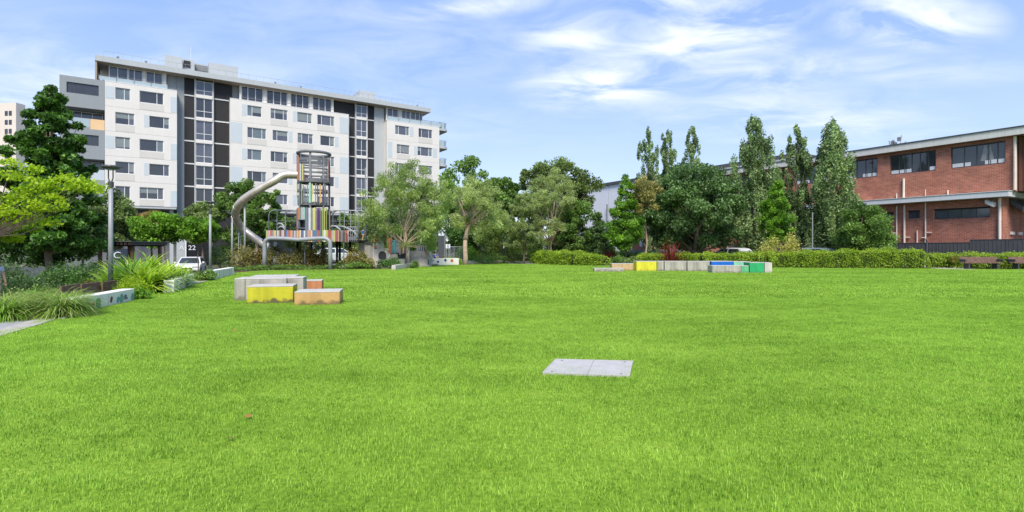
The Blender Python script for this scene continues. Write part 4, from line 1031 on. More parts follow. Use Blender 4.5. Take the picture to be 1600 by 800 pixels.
for i, (px, Z, H) in enumerate(((270, 17.6, .8), (283, 18.8, .85), (248, 16.6, .75), (262, 16.9, .7))):
    X = wx(px, Z); strap_plant(('first', 'second', 'third', 'fourth')[i] + ' dark green drooping strap plant from the right along the lawn edge' if False else ('dark drooping strap plant at the middle of the lawn edge', 'dark drooping strap plant nearest the second dotted wall', 'dark drooping strap plant right of the yellow shrub', 'dark drooping strap plant low at the lawn edge')[i], X, Z, gz(X, Z), H, LM['dark2'], 80, .05, 1.0, group='dark strap plants at the lawn edge', seed=40 + i)
shrub('bright yellow green ball shrub at the end of the dotted wall', 208, 466, 50, 37, 14.6, LM['lime'], 3600, (.05, .025), z0=gz(-10.8, 14.6))
shrub('lower yellow green tuft beside the end of the dotted wall', 222, 470, 30, 24, 14.3, LM['bright'], 1500, (.06, .025), z0=gz(-10.4, 14.3))
shrub('rounded dark green shrub between the second and third dotted walls', 316, 440, 40, 22, 22.5, LM['mid'], 2000, (.09, .04), z0=gz(-13.4, 22.5))
for i, (px, py, wpx, h, Z, lm, lb) in enumerate(((30, 444, 80, 34, 14.2, 'olive', 'dark low shrub behind the reeds beside the person'), (72, 446, 70, 36, 14.8, 'mid', 'dark feathery shrub behind the timber bench'), (112, 442, 50, 34, 16, 'mid', 'dark fern like shrub above the bench backs'), (45, 425, 90, 40, 17.5, 'dark2', 'deep green shrub under the big dark tree'), (95, 420, 70, 50, 18.5, 'dark', 'shadowed shrub below the big dark tree trunk'),
                                       (140, 430, 44, 30, 17.2, 'rust', 'reddish dark shrub left of the lamp post'), (130, 412, 70, 55, 19.5, 'dark', 'glossy dark shrub beside the pergola post'), (150, 400, 60, 40, 24, 'dark2', 'green shrub hiding the pergola post'), (15, 405, 60, 55, 19, 'dark2', 'dark shrub at the left edge behind the person'))):
    shrub(lb, px, py, wpx, h * 1.1, Z, LM[lm], 3600, (.09, .032), z0=gz(wx(px, Z), Z))
# ornamental grasses, foreground left
rg = random.Random(3); adj = ['straw tipped', 'tangled', 'pale', 'dense', 'leaning', 'green', 'ragged', 'tall']
pos = [(102, 10.75, 'covering the near end of the dotted wall'), (114, 10.9, 'lapping over the near wall foot'), (92, 10.6, 'at the inner end of the concrete strip'), (4, 10.2, 'at the picture edge by the path'), (22, 10.4, 'behind the paved path'), (42, 10.9, 'above the end of the path'), (60, 11.1, 'in the middle of the reed bed'), (78, 11.3, 'left of the dotted wall'), (96, 11.5, 'right at the dotted wall'), (112, 11.6, 'touching the dotted wall end'), (12, 11.6, 'in the second row by the edge'), (34, 11.9, 'in the second row behind the path'), (56, 12.1, 'in the second row centre'), (80, 12.3, 'in front of the timber bench'), (20, 13, 'beneath the person'), (48, 13.2, 'at the back by the dark shrub'), (-18, 10.3, 'just outside the left edge'), (104, 12.2, 'before the bench seat'), (-10, 11.8, 'outside the edge in the second row')]
for i, (px, Z, wv) in enumerate(pos):
    X = wx(px, Z)
    if X > edge_x(Z) + .1: X = edge_x(Z) + .1
    strap_plant(adj[i % 8] + ' ornamental grass clump ' + wv, X, Z, gz(X, Z), .74 + .14 * rg.random(), LM['reed'] if i % 3 else LM['bright'], 420, .013, 1.1, name='grass_clump', cat='ornamental grass', group='ornamental grasses by the path', seed=i, stiff=.2)
# planting below the play tower
for i, (px, py, wpx, h, Z, lm, lb) in enumerate(((380, 417, 38, 40, 35.5, 'croton', 'mottled shrub under the tube slide bend'), (402, 416, 34, 34, 36, 'rust', 'rusty mottled shrub left of the arched pipe leg'), (430, 415, 40, 34, 36, 'croton', 'mottled yellow shrub right of the arched pipe left leg'), (458, 416, 40, 30, 35.8, 'croton', 'mottled shrub at the middle under the play deck'), (486, 416, 40, 34, 36, 'rust', 'darker mottled shrub right of middle under the play deck'), (505, 414, 24, 28, 36.3, 'croton', 'mottled shrub beside the arched pipe right leg'),
                                       (552, 416, 40, 32, 35.6, 'rust', 'mottled pinkish shrub left of the round window wall'), (572, 416, 26, 24, 35.4, 'croton', 'small mottled shrub touching the round window wall'), (345, 414, 46, 32, 38, 'olive', 'grey green shrub behind the third dotted wall'))):
    shrub(lb, px, py, wpx, h * 1.15, Z, LM[lm], 1500, (.16, .055), z0=-.02)
for i, (px, wpx, h, Z, lb) in enumerate(((375, 40, 7, 33, 'low green fringe by the third dotted wall'), (405, 40, 8, 33.4, 'low green fringe before the arched pipe left leg'), (440, 40, 8, 34.2, 'low green fringe below the mottled yellow shrub'), (475, 40, 8, 34.6, 'low green fringe at the middle of the play deck'), (508, 34, 9, 34.9, 'low green fringe before the arched pipe right leg'), (540, 46, 14, 35.0, 'bushy green fringe left of the round window wall'), (568, 30, 12, 35.0, 'bushy green fringe by the concrete step'), (614, 36, 16, 35.6, 'dark green shrub at the foot of the coloured slats'), (599, 26, 14, 35.6, 'dark green shrub right below the round window'), (646, 22, 11, 36.3, 'small green shrub at the foot of the stairs'))):
    shrub(lb, px, 0, wpx, h * 1.1, Z, LM['mid' if i != 7 and i != 8 else 'dark'], 1100, (.12, .04), z0=0)
# understorey right of the playground
for i, (px, wpx, h, Z, lm, lb) in enumerate(((700, 44, 12, 44.5, 'lime', 'yellow green low shrub above the dotted planter'), (750, 40, 28, 50, 'reed', 'pale reedy shrub right of the forked trunk'), (775, 40, 26, 51, 'olive', 'olive shrub left of the black post'), (800, 36, 26, 51, 'reed', 'reedy shrub right of the black post'), (765, 60, 20, 47.5, 'mid', 'dark green undergrowth by the stones'), (730, 36, 30, 49, 'bright', 'light green shrub behind the forked trunk'), (840, 40, 34, 51, 'mid', 'green shrub behind the picnic table'),
                                       (880, 40, 26, 54, 'dark2', 'dark shrub behind the far hedge'), (1000, 34, 16, 45, 'olive', 'dusty green shrub at the foot of the thin pink trunk'), (965, 30, 15, 43.5, 'mid', 'soft green shrub above the tan block'), (985, 34, 13, 42.5, 'olive', 'grey leaved shrub above the yellow block'), (1020, 30, 16, 46, 'mid', 'green shrub left of the red plant'))):
    shrub(lb, px, 0, wpx, h, Z, LM[lm], 1600, (.16, .05), z0=0)
shrub('pale yellow variegated shrub at the left of a pair before the poplars', 1205, 0, 36, 47, 38.6, LM['yellow'], 1900, (.12, .07), z0=.1)
shrub('taller pale yellow variegated shrub at the right of a pair before the poplars', 1234, 0, 30, 55, 38.8, LM['yellow'], 2000, (.12, .07), z0=.1)
strap_plant('dark red strap leaved plant behind the grey blocks', wx(1048, 40), 40, 0, 2.15, LM['red'], 110, .07, .5, seed=3, stiff=.8)
strap_plant('second dark red strap plant right beside the taller one', wx(1060, 40.5), 40.5, 0, 1.3, LM['red'], 60, .07, .6, seed=4, stiff=.7)
strap_plant('small dark red plant behind the far bright hedge', wx(952, 47), 47, 0, 1.55, LM['red'], 70, .08, .6, seed=5, stiff=.7)
strap_plant('leafy green sprout poking above the long hedge', wx(1375, 37.2), 37.2, .6, .95, LM['bright'], 40, .06, .6, seed=6, stiff=.7)
strap_plant('reddish leaved shoot at the left end of the bench hedge', wx(1490, 36.5), 36.5, .4, .75, LM['rust'], 40, .05, .6, seed=7, stiff=.7)
def fallen():
    for i, (px, py, lb) in enumerate(((366, 520, 'orange brown fallen leaf on the lawn before the concrete blocks'), (388, 658, 'orange fallen leaf on the near lawn'), (360, 693, 'dark brown fallen leaf nearest the camera'), (610, 509, 'pale fallen leaf on the lawn centre left'))):
        p = G(px, py); m = mat('dry leaf', (.34, .15, .05) if i != 2 else (.16, .09, .04), .8, .2, 30)
        o = MB(); o.v = [(-.035, 0, .0), (0, -.02, .006), (.04, 0, .003), (0, .022, .008)]; o.f = [(0, 1, 2, 3)]; o.m = [0]
        o = o.build('fallen_leaf', m, loc=(p.x, p.y, .04), rz=i * 1.3); o.rotation_euler.x = .35; tag(o, lb, 'leaf')
fallen()
# ------------------------------------------------------------------ things on the lawn and round it
def paint(name, col, dirt=.5): return mat(name, col, .8, .13, 3.5, bump=.35, streak=.16, dirt=dirt)
PB = {'yellow': paint('yellow block paint', (.50, .45, .03), .95), 'orange': paint('ochre block paint', (.52, .31, .12), .8), 'red': paint('orange red block paint', (.52, .21, .10), .7), 'tan': paint('tan block paint', (.54, .37, .20), .5),
      'yellow2': paint('clean yellow block paint', (.62, .57, .04), .4), 'blue': paint('blue block paint', (.01, .13, .52), .1), 'teal': paint('pale green block paint', (.22, .50, .33), .3), 'green': paint('green block paint', (.03, .36, .13), .3), 'green2': paint('mid green block paint', (.12, .42, .20), .3)}
def block(label, x0, x1, yb, h, depth, m, Zb=None, z0=0.0, rz=0.0, top=None, name='concrete_block'):
    """x0..x1 in pixels at the front face whose foot is at row yb"""
    Z = F * CH / (yb - HZ) if Zb is None else Zb
    X0 = wx(x0, Z); co, si = math.cos(rz), math.sin(rz); r_ = (x1 - 800) / F; w_ = (r_ * Z - X0) / (co - r_ * si)
    T = thing(name, label, 'block', (X0 + co * w_ / 2 - si * depth / 2, Z + si * w_ / 2 + co * depth / 2, z0), rz, 'seating blocks on the lawn')
    t = .035
    bx('body', m, -w_ / 2, -depth / 2, -.05, w_ / 2, depth / 2, h - t, T, bevel=.012)
    bx('top', top or M['blocktop'], -w_ / 2, -depth / 2, h - t, w_ / 2, depth / 2, h, T, bevel=.012)
    return T
A_ = math.radians(15)
block('low yellow painted concrete block with mossy stains at its foot', 386, 458, 475.6, .46, .8, PB['yellow'], Zb=13.05, rz=A_)
block('ochre painted low block right of the mossy yellow one', 459.8, 531, 474.5, .35, .85, PB['orange'], Zb=12.7, rz=A_ * .85)
block('orange red painted block half hidden behind the ochre one', 474, 503, 455.6, .385, .6, PB['red'], Zb=16.6, rz=A_)
block('tall stained grey block end at the left of the near group', 366, 382.6, 470.6, .60, .95, M['concrete'], Zb=13.85, rz=A_)
block('stained grey block behind the yellow block', 383, 447.6, 469.8, .598, .85, M['concrete'], Zb=13.95, rz=A_)
block('squarish grey block between the yellow and orange red ones', 448.2, 474, 466.2, .60, .8, M['concrete'], Zb=14.35, rz=A_)
block('rearmost pale topped grey block of the near group', 392, 462, 461.0, .605, .8, M['concrete'], Zb=15.0, rz=A_)
# far group
Zg = 31
block('low grey slab at the left end of the far group', 928.5, 974.5, 425, .23, .5, M['concrete'])
block('tan painted block behind the low grey slab', 956, 992, 424, .46, .7, PB['tan'], Zb=32.6)
block('bright yellow square block of the far group', 994.5, 1026, 424, .62, .9, PB['yellow2'])
block('narrow grey block right of the bright yellow one', 1027, 1037, 424, .62, .9, M['concrete'], Zb=31.95)
block('long grey block left of the joint in the far group', 1038.5, 1074, 424, .62, .8, M['concrete'], Zb=31.95)
block('long grey block ending at the blue one', 1074.6, 1109, 424.3, .62, .8, M['concrete'], Zb=31.7)
block('blue painted block standing behind the low stained grey one', 1111.5, 1146, 424, .62, 1.0, PB['blue'], Zb=31.9)
block('pale green painted block right of the blue one', 1146.5, 1172, 424, .60, 1.0, PB['teal'], Zb=31.9)
block('low stained grey block in front of the blue one', 1113, 1158, 427.3, .43, .7, M['concrete'], Zb=29.6)
block('low mid green block end beside the stained grey one', 1158.5, 1170, 427.3, .43, .7, PB['green2'], Zb=29.6)
block('bright green painted block near the right end', 1171.5, 1194, 427, .61, .8, PB['green'], Zb=29.7)
block('pale grey block at the right end of the far group', 1195, 1206.5, 426.5, .60, .8, M['concrete_l'], Zb=29.8)
# pit cover in the grass
def cover():
    pts = [Vector((.331, 5.77)), Vector((1.263, 5.63)), Vector((1.47, 6.38)), Vector((.538, 6.486))]
    c = sum(pts, Vector((0, 0))) / 4; T = thing('pit_cover', 'grey steel pit cover with two lids set in the grass', 'cover', (c.x, c.y, .0))
    P = [p - c for p in pts]; lid = mat('worn grey lid', (.42, .40, .375), .6, .10, 6, bump=.12)
    def quad(a, b, c_, d, z0, z1, nm, m): return MB().prism([a, b, c_, d], z0, z1).build(nm, m, T, bevel=.003)
    mid0, mid1 = P[0].lerp(P[1], .52), P[3].lerp(P[2], .50); k = .003
    def inset(q, s): cc = sum(q, Vector((0, 0))) / 4; return [p + (cc - p).normalized() * s for p in q]
    quad(*inset([P[0], mid0, mid1, P[3]], k), -.02, .032, 'lid', lid); quad(*inset([mid0, P[1], P[2], mid1], k), -.02, .032, 'lid', lid)
    for i in range(4):
        a, b = P[i], P[(i + 1) % 4]; n = Vector((-(b - a).y, (b - a).x)).normalized() * .012
        MB().prism([a, b, b + n, a + n], -.02, .034 + .001 * i).build('rim', lid, T)
    for (u, v) in ((.1, .1), (.9, .1), (.1, .9), (.9, .9)):
        p = P[0].lerp(P[1], u).lerp(P[3].lerp(P[2], u), v); MB().lathe([(.012, .032), (.012, .035)], 10, (p.x, p.y)).build('bolt', M['dsteel'], T)
cover()
# ------------------------------------------------------------------ dotted walls on the left
DOT = {k: mat('dot ' + k, c, .7, .08, 4) for k, c in {'green': (.03, .22, .12), 'red': (.55, .12, .05), 'blue': (.16, .30, .36), 'brown': (.22, .09, .06), 'sage': (.20, .34, .27), 'grey': (.16, .17, .22), 'navy': (.05, .08, .2), 'yellow': (.7, .5, .2)}.items()}
def dotted_wall(label, a, b, h, th, dots, bars=(), pxdots=()):
    a, b = Vector(a), Vector(b); d = b - a; Ln = d.length; ang = math.atan2(d.y, d.x); dots = list(dots)
    for (p, q, rp, c) in pxdots:
        r_ = (p - 800) / F; s_ = (r_ * a.y - a.x) / (d.x - r_ * d.y); y_ = a.y + d.y * s_; dots.append((s_, wz(q, y_), rp * y_ / F, c))
    T = thing('garden_wall', label, 'wall', (a.x, a.y, 0), ang)
    n = max(1, round(Ln / 1.25))
    bx('wall', M['wallwhite'], 0, 0, -.5, Ln, th, h, T, bevel=.015)
    for i in range(1, n): bx('joint', M['concrete'], Ln * i / n - .006, -.003, .0, Ln * i / n + .006, 0.004, h - .02, T)
    for (s, z, r, c) in dots:
        MB().lathe([(r, 0), (r, .012)], 20).build('painted_dot', DOT[c], T).matrix_local = Matrix.Translation((s * Ln, .001, z)) @ Matrix.Rotation(math.pi / 2, 4, 'X')
    for (s, z, w_, hh, c) in bars: bx('painted_bar', DOT[c], s * Ln, -.005, z, s * Ln + w_, .003, z + hh, T)
    return T
wa, wb = G(130, 488), G(210, 470)
dotted_wall('white garden wall with coloured dots below the timber benches', wa - (wb - wa) * .12, wb, .33, .3,
            [], pxdots=[(136.2, 473.2, 4.2, 'blue'), (144.8, 477.5, 4, 'red'), (145.8, 473.5, 2.6, 'red'), (153.3, 473.2, 7.8, 'green'), (174, 466.5, 3.4, 'brown'), (173.2, 470, 3, 'brown'), (184.2, 468, 4.4, 'blue'), (189.8, 465.7, 6.8, 'sage'), (195.8, 463.8, 4.2, 'grey'), (198.6, 465.5, 1.4, 'grey'), (207, 463.3, 5.6, 'sage')])
wa, wb = G(272, 458), G(303, 443.5)
dotted_wall('white garden wall with bars half covered by strap plants', wa, wb, .40, .28, [(.35, .2, .05, 'red')], [(.55, .12, .05, .2, 'grey'), (.7, .12, .05, .22, 'blue'), (.8, .1, .05, .22, 'grey'), (.9, .15, .05, .2, 'brown')])
wa, wb = G(330, 437.5), G(366, 429.5)
dotted_wall('far white garden wall with barred pattern nearest the play tower', wa, wb, .40, .3, [(.2, .22, .07, 'red')], [(.0, .12, .35, .3, 'yellow')] + [(.32 + .09 * i, .1, .07, .26, ('grey', 'blue', 'brown', 'sage', 'grey', 'navy', 'blue')[i]) for i in range(7)])
a_, b_ = G(303.5, 444.5), G(330, 438.2)
tag(MB().prism([(a_.x - .5, a_.y), (a_.x, a_.y), (b_.x, b_.y), (b_.x - .5, b_.y)], -.1, .03).build('kerb_strip', M['concrete_l']), kind='structure')
# timber benches behind the first wall (seen from the back)
def timber_bench(label, X, Y, rz, w_, z0, hb, m=None, slats=3, group=None):
    m = m or M['wood']; T = thing('bench', label, 'bench', (X, Y, z0), rz, group)
    for i in range(slats): h = .13; z = hb - .01 - i * (h + .012); bx('backrest_plank', m, -w_ / 2, 0, z - h, w_ / 2, .04, z, T, bevel=.006)
    for i in range(4): bx('seat_plank', m, -w_ / 2, -.09 - .12 * i, .41, w_ / 2, .02 - .12 * i, .45, T, bevel=.006)
    for s in (-1, 1):
        x = s * (w_ / 2 - .12); bx('leg', M['steel'], x - .03, -.45, 0, x + .03, -.02, .40, T); bx('bracket', M['steel'], x - .03, .0 - .02, .40, x + .03, -.002, hb - .1, T)
    return T
zb_ = -.30
for i, (p0, p1, top0, lb) in enumerate(((93, 121, 444, 'weathered brown timber bench back nearest the reeds'), (125, 153, 441, 'middle weathered timber bench behind the dotted wall'), (158, 180, 438, 'weathered timber bench nearest the lamp post'))):
    Z0 = 12.0 + i * .95; X0 = wx(p0, Z0); Z1 = Z0 + .95; X1 = wx(p1, Z1)
    cx, cy = (X0 + X1) / 2, (Z0 + Z1) / 2; zt = wz(top0 + .5, (Z0 + Z1) / 2)
    timber_bench(lb, cx, cy, math.atan2(Z1 - Z0, X1 - X0) + math.pi, math.hypot(X1 - X0, Z1 - Z0) , zt - .88, .88, slats=4, group='timber benches behind the dotted wall')
# plum benches on the right
for i, (p0, p1, lb) in enumerate(((1506, 1566, 'plum brown slatted bench with its back to the low hedge, whole in view'), (1583, 1643, 'plum brown slatted bench cut off by the right picture edge'))):
    Z = 34.9; X = (wx(p0, Z) + wx(p1, Z)) / 2; w_ = wx(p1, Z) - wx(p0, Z)
    T = thing('bench', lb, 'bench', (X, Z, 0), 0, 'benches at the right of the lawn')
    for j in range(4): bx('backrest_plank', M['wood2'], -w_ / 2, .34, .46 + j * .095, w_ / 2, .38, .545 + j * .095, T)
    for j in range(4): bx('seat_plank', M['wood2'], -w_ / 2, -.1 + j * .105, .41, w_ / 2, -.01 + j * .105, .445, T)
    for s in (-1, 1):
        x = s * (w_ / 2 - .03); bx('armrest', M['dsteel'], x - .05, -.14, .50, x + .05, .36, .68, T, bevel=.02)
        bx('leg', M['dsteel'], x - .04 * 1 - s * .3, -.05, 0, x + .04 - s * .3, .35, .41, T)
# ------------------------------------------------------------------ lamp posts
def lamp(label, px, Z, ptop, arm=1):
    X = wx(px, Z); g0 = gz(X, Z); zt = wz(ptop, Z); H = zt - g0
    T = thing('lamp_post', label, 'lamp post', (X, Z, g0), 0, 'grey lamp posts')
    MB().tube([(0, 0, 0), (0, 0, H - .62)], [.075, .062], 12).build('pole', M['steel'], T, smooth=True)
    MB().lathe([(.085, H - .72), (.085, H - .55), (.07, H - .53)], 12).build('collar', M['dsteel'], T)
    b = MB()
    for s in (-1, 1): b.tube([(s * .03, 0, H - .55), (s * .075, 0, H - .42), (s * .075, 0, H - .13)], .018, 6)
    b.build('bracket', M['dsteel'], T)
    MB().lathe([(.10, H - .14), (.24, H - .10), (.26, H - .06), (.24, H - .02), (.1, H)], 20).build('lamp_head', M['dsteel'], T, smooth=False)
    bx('arm', M['dsteel'], .2, -.03, H - .075, .38, .03, H - .05, T); bx('arm', M['dsteel'], -.3, -.03, H - .085, -.2, .03, H - .06, T)
    bx('lens', M['baluster_glass'], -.12, -.12, H - .155, .12, .12, H - .141, T)
lamp('nearest grey lamp post rising from the strap leaved bed', 173, 17, 258)
lamp('second lamp post beside the far dotted wall', 328.5, 30.3, 314.5)
lamp('slim third lamp post left of the tube slide', 362.5, 40, 332.5)
# ------------------------------------------------------------------ pergola
def pergola():
    Z = 28.5; X0, X1 = wx(150, Z), wx(262, Z + 2.7); g0 = gz(X0, Z)
    T = thing('pergola', 'timber pergola with dark slatted roof behind the strap plants', 'pergola', (X0, Z, g0))
    w_ = X1 - X0; H = wz(375.5, Z) - g0
    for x in (.1, w_ - .25):
        bx('post', M['wood'], x, .0, 0, x + .14, .14, H - .32, T); bx('post', M['wood'], x, 2.2, 0, x + .14, 2.34, H - .32, T)
    bx('beam', M['blackpaint'], -.05, -.02, H - .32, w_ + .1, .05, H - .26, T); bx('beam', M['blackpaint'], -.05, 2.25, H - .32, w_ + .1, 2.32, H - .26, T)
    n = 30
    for i in range(n):
        x = i * w_ / n; m = (M['blackpaint'], M['wood'], M['dsteel'])[i % 3]
        MB().prism([(x, -.3), (x + .035, -.3), (x + .035, 2.7), (x, 2.7)], H - .26, H - .09).build('roof_slat', m, T)
    bx('top_frame', M['mgrey'], -.02, -.34, H - .085, w_ + .05, 2.75, H - .05, T)
pergola()
# ------------------------------------------------------------------ play tower
SL = {k: mat('slat ' + k, c, .5, .08, 3) for k, c in {'orange': (0.537, 0.220, 0.106), 'amber': (0.578, 0.369, 0.153), 'red': (0.404, 0.107, 0.088), 'salmon': (0.515, 0.287, 0.236), 'pink': (0.498, 0.384, 0.384), 'grey': (0.195, 0.195, 0.208), 'lgrey': (0.425, 0.431, 0.438), 'white': (0.597, 0.597, 0.584), 'yellow': (0.590, 0.540, 0.172), 'lime': (0.352, 0.435, 0.137), 'mint': (0.305, 0.508, 0.419), 'teal': (0.070, 0.222, 0.254), 'blue': (0.092, 0.168, 0.320), 'slate': (0.130, 0.168, 0.212), 'purple': (0.140, 0.070, 0.203), 'brown': (0.156, 0.093, 0.068), 'cream': (0.553, 0.502, 0.388), 'maroon': (0.166, 0.052, 0.071), 'taupe': (0.253, 0.222, 0.203)}.items()}
def slat(par, cx, cy, ang, r, z0, z1, wd, key, th=.03):
    c, s = math.cos(ang), math.sin(ang); p = Vector((cx + r * c, cy + r * s)); t = Vector((-s, c)) * wd / 2; n = Vector((c, s)) * th
    return MB().prism([p - t, p + t, p + t + n, p - t + n], z0, z1).build('slat', SL[key], par)
def play_tower():
    Zt = 37.0; k = Zt / F; X = wx(490.5, Zt)
    T = thing('play_tower', 'tall play tower of coloured slats with spiral steel tube slide and ring deck', 'playground', (X, Zt, 0))
    lx = lambda px, Z=Zt: wx(px, Z) - X
    R = 1.08
    def ring(z, r, rad, n=28, a0=0, a1=2 * math.pi, nm='hoop', m=None):
        full = abs(a1 - a0 - 2 * math.pi) < 1e-3; kk = n if full else n + 1
        return MB().tube([(r * math.cos(a0 + (a1 - a0) * i / n), r * math.sin(a0 + (a1 - a0) * i / n), z) for i in range(kk)], rad, 8, closed=full).build(nm, m or M['mgrey'], T, smooth=True)
    def band(z0, z1, r, a0=0, a1=2 * math.pi, nm='ring_band', m=None, th=.05):
        n = 26; b = MB()
        for i in range(n):
            t0, t1 = a0 + (a1 - a0) * i / n, a0 + (a1 - a0) * (i + 1) / n
            b.prism([(r * math.cos(t0), r * math.sin(t0)), (r * math.cos(t1), r * math.sin(t1)), ((r - th) * math.cos(t1), (r - th) * math.sin(t1)), ((r - th) * math.cos(t0), (r - th) * math.sin(t0))], z0, z1)
        return b.build(nm, m or M['mgrey'], T)
    top = wz(240.5, Zt)
    ring(top, R, .10, nm='top_hoop')
    for py0, py1 in ((249, 253.5), (254.8, 257), (264.5, 267), (271, 273.5)): band(wz(py1, Zt), wz(py0, Zt), R)
    band(wz(287, Zt), wz(281, Zt), R + .03, nm='floor_ring')
    MB().lathe([(R, wz(286, Zt)), (R, wz(285, Zt))], 24).build('floor', M['dsteel'], T)
    for i in range(7):
        a = i * 2 * math.pi / 7 + .35; x, y = (R - .06) * math.cos(a), (R - .06) * math.sin(a)
        zt = top if i in (1, 3, 5) else wz(250, Zt)
        MB().tube([(x, y, 0), (x, y, zt)], .075, 8).build('post', M['mgrey'], T, smooth=True)
    # ladder of thin rungs inside and lower solid rings
    band(wz(301, Zt), wz(297.5, Zt), R + .02); band(wz(322, Zt), wz(317, Zt), R * .97, nm='floor_ring')
    MB().lathe([(R * .95, wz(321, Zt)), (R * .95, wz(320, Zt))], 24).build('floor', M['dsteel'], T)
    band(wz(317, Zt), wz(301, Zt), R * .93, math.radians(185), math.radians(250), nm='mesh_panel', m=M['mgrey'], th=.02)
    def px_ang(px, r=R): return -math.acos(max(-1, min(1, (lx(px)) / r)))
    def row(lst, y0, y1, r=R):
        for (px, key, dy0, dy1, wd) in lst: slat(T, 0, 0, px_ang(px, r + .03), r + .02, wz(y1 + dy1, Zt), wz(y0 + dy0, Zt), wd * k, key)
    row([(467.5, 'maroon', 0, -3, 1.6), (469.3, 'red', 0, -2, 1.8), (471.2, 'orange', 1, 0, 1.8), (473, 'orange', 2, 0, 1.8), (466.2, 'amber', 22, 14, 1.3)], 244, 284, R)
    row([(476, 'grey', 0, 1, 1.6), (478, 'white', 1, 0, 2.4), (480.6, 'slate', 2, 1, 1.2), (482, 'yellow', 2, 0, 1.6), (484.2, 'taupe', 1, 1, 1.4), (486.3, 'maroon', 18, 0, 1.3)], 258, 285)
    row([(514.5, 'salmon', 0, 0, 1.2), (513, 'grey', 4, 2, 1.2)], 247, 285)
    mid = [(466.5, 'lime', -3, -9, 1.3), (468.6, 'yellow', -2, -14, 1.3), (477, 'slate', 0, 1, 1.1), (480.5, 'lime', 1, 2, 1.3), (483.5, 'taupe', 3, 0, 1.2), (486, 'slate', 6, -8, 1.6), (490, 'taupe', 2, 0, 1.3), (493.5, 'mint', 0, 1, 3.0), (496.8, 'yellow', 1, 0, 1.5), (499, 'white', 5, -5, 1.2), (501.5, 'grey', 0, 1, 1.5), (504, 'brown', 2, 2, 1.6), (507, 'amber', 1, 1, 2.2), (510, 'purple', 3, 2, 1.5), (512.5, 'grey', 0, 3, 1.6), (514.5, 'pink', 5, 3, 1.2)]
    row(mid, 289, 318)
    low = []
    keys = ['grey', 'maroon', 'salmon', 'red', 'orange', 'amber', 'brown', 'mint', 'lgrey', 'lgrey', 'mint', 'slate', 'grey', 'slate', 'white', 'lgrey', 'slate', 'yellow', 'yellow', 'taupe', 'purple', 'purple', 'taupe', 'lime', 'yellow', 'lime', 'amber']
    for i, ky in enumerate(keys):
        px = 467.2 + i * (514.5 - 467.2) / (len(keys) - 1); win = 472 < px < 486
        if win: slat(T, 0, 0, px_ang(px), R + .02, wz(344, Zt), wz(326, Zt), 1.75 * k, ky)
        else: slat(T, 0, 0, px_ang(px), R + .02, wz(366, Zt), wz(326 + (i % 3) * .4, Zt), 1.75 * k, ky)
    band(wz(345, Zt), wz(343.5, Zt), R + .05, math.radians(200), math.radians(262), nm='window_frame'); band(wz(358, Zt), wz(356.5, Zt), R + .05, math.radians(200), math.radians(262), nm='window_frame')
    MB().lathe([(R - .15, wz(366, Zt)), (R - .15, wz(330, Zt))], 24).build('drum', M['blackpaint'], T)
    # ring deck with a slatted parapet, front curve
    Rd = 3.0; cxd = lx(480); zd = wz(377, Zt - Rd * .6)
    deck = [(cxd + Rd * math.cos(a), Rd * .75 * math.sin(a)) for a in [math.pi * (1 + i / 24) for i in range(25)]] + [(cxd + Rd, 2.4), (cxd - Rd, 2.4)]
    MB().prism(deck, zd, zd + .12).build('deck', M['blackpaint'], T)
    bx('deck', M['blackpaint'], lx(536), -.6, zd + .001, lx(566), 1.6, zd + .10, T)
    dk = ['lime', 'salmon', 'pink', 'red', 'taupe', 'salmon', 'yellow', 'grey', 'cream', 'taupe', 'brown', 'pink', 'lgrey', 'maroon', 'blue', 'taupe', 'red', 'orange', 'salmon', 'slate', 'lgrey', 'taupe', 'amber', 'orange', 'cream', 'brown', 'blue', 'white', 'slate', 'taupe', 'salmon', 'orange', 'cream', 'slate', 'blue', 'slate', 'grey', 'red', 'slate', 'brown', 'lime', 'white', 'yellow', 'lime', 'red', 'red', 'orange', 'lgrey', 'yellow', 'taupe', 'red', 'salmon', 'brown', 'taupe', 'grey', 'brown', 'taupe', 'red', 'pink']
    for i, ky in enumerate(dk):
        px = 417 + i * (544 - 417) / (len(dk) - 1); a = -math.acos(max(-1, min(1, (lx(px) - cxd) / Rd)))
        x = cxd + Rd * math.cos(a); y = Rd * .75 * math.sin(a); Zp = Zt + y
        x = wx(px, Zp) - X
        wd = 2.25 * k * .95; zt_ = wz(359.8 + random.uniform(-.3, .5), Zp)
        bx('slat', SL[ky], x - wd / 2, y - .03, zd - .02 + random.uniform(-.03, .03), x + wd / 2, y, zt_, T)
    bx('mesh_panel', M['mgrey'], lx(546), -.62, zd + .1, lx(561), -.60, zd + .35, T)
    for z in (.75, 1.0): MB().tube([(lx(546), -.6, zd + z), (lx(562), -.6, zd + z)], .03, 6).build('rail', M['steel'], T)
    for px in (546, 549, 552, 555, 558, 561): MB().tube([(lx(px), -.6, zd), (lx(px), -.6, zd + 1.0)], .015, 5).build('baluster', M['steel'], T)
    # legs
    for px, y in ((463, .2), (472, -.5), (479, .9), (502, .3), (507.5, -.4), (531, -.6), (452, 1.6), (520, 1.5), (541, .9)):
        MB().tube([(lx(px), y, -.1), (lx(px), y, zd)], .085, 8).build('leg', M['blackpaint'], T, smooth=True)
    for px, y in ((489.5, -1.5), (542, -.7)): MB().tube([(lx(px), y, -.1), (lx(px), y, zd)], .04, 8).build('leg', M['steel'], T, smooth=True)
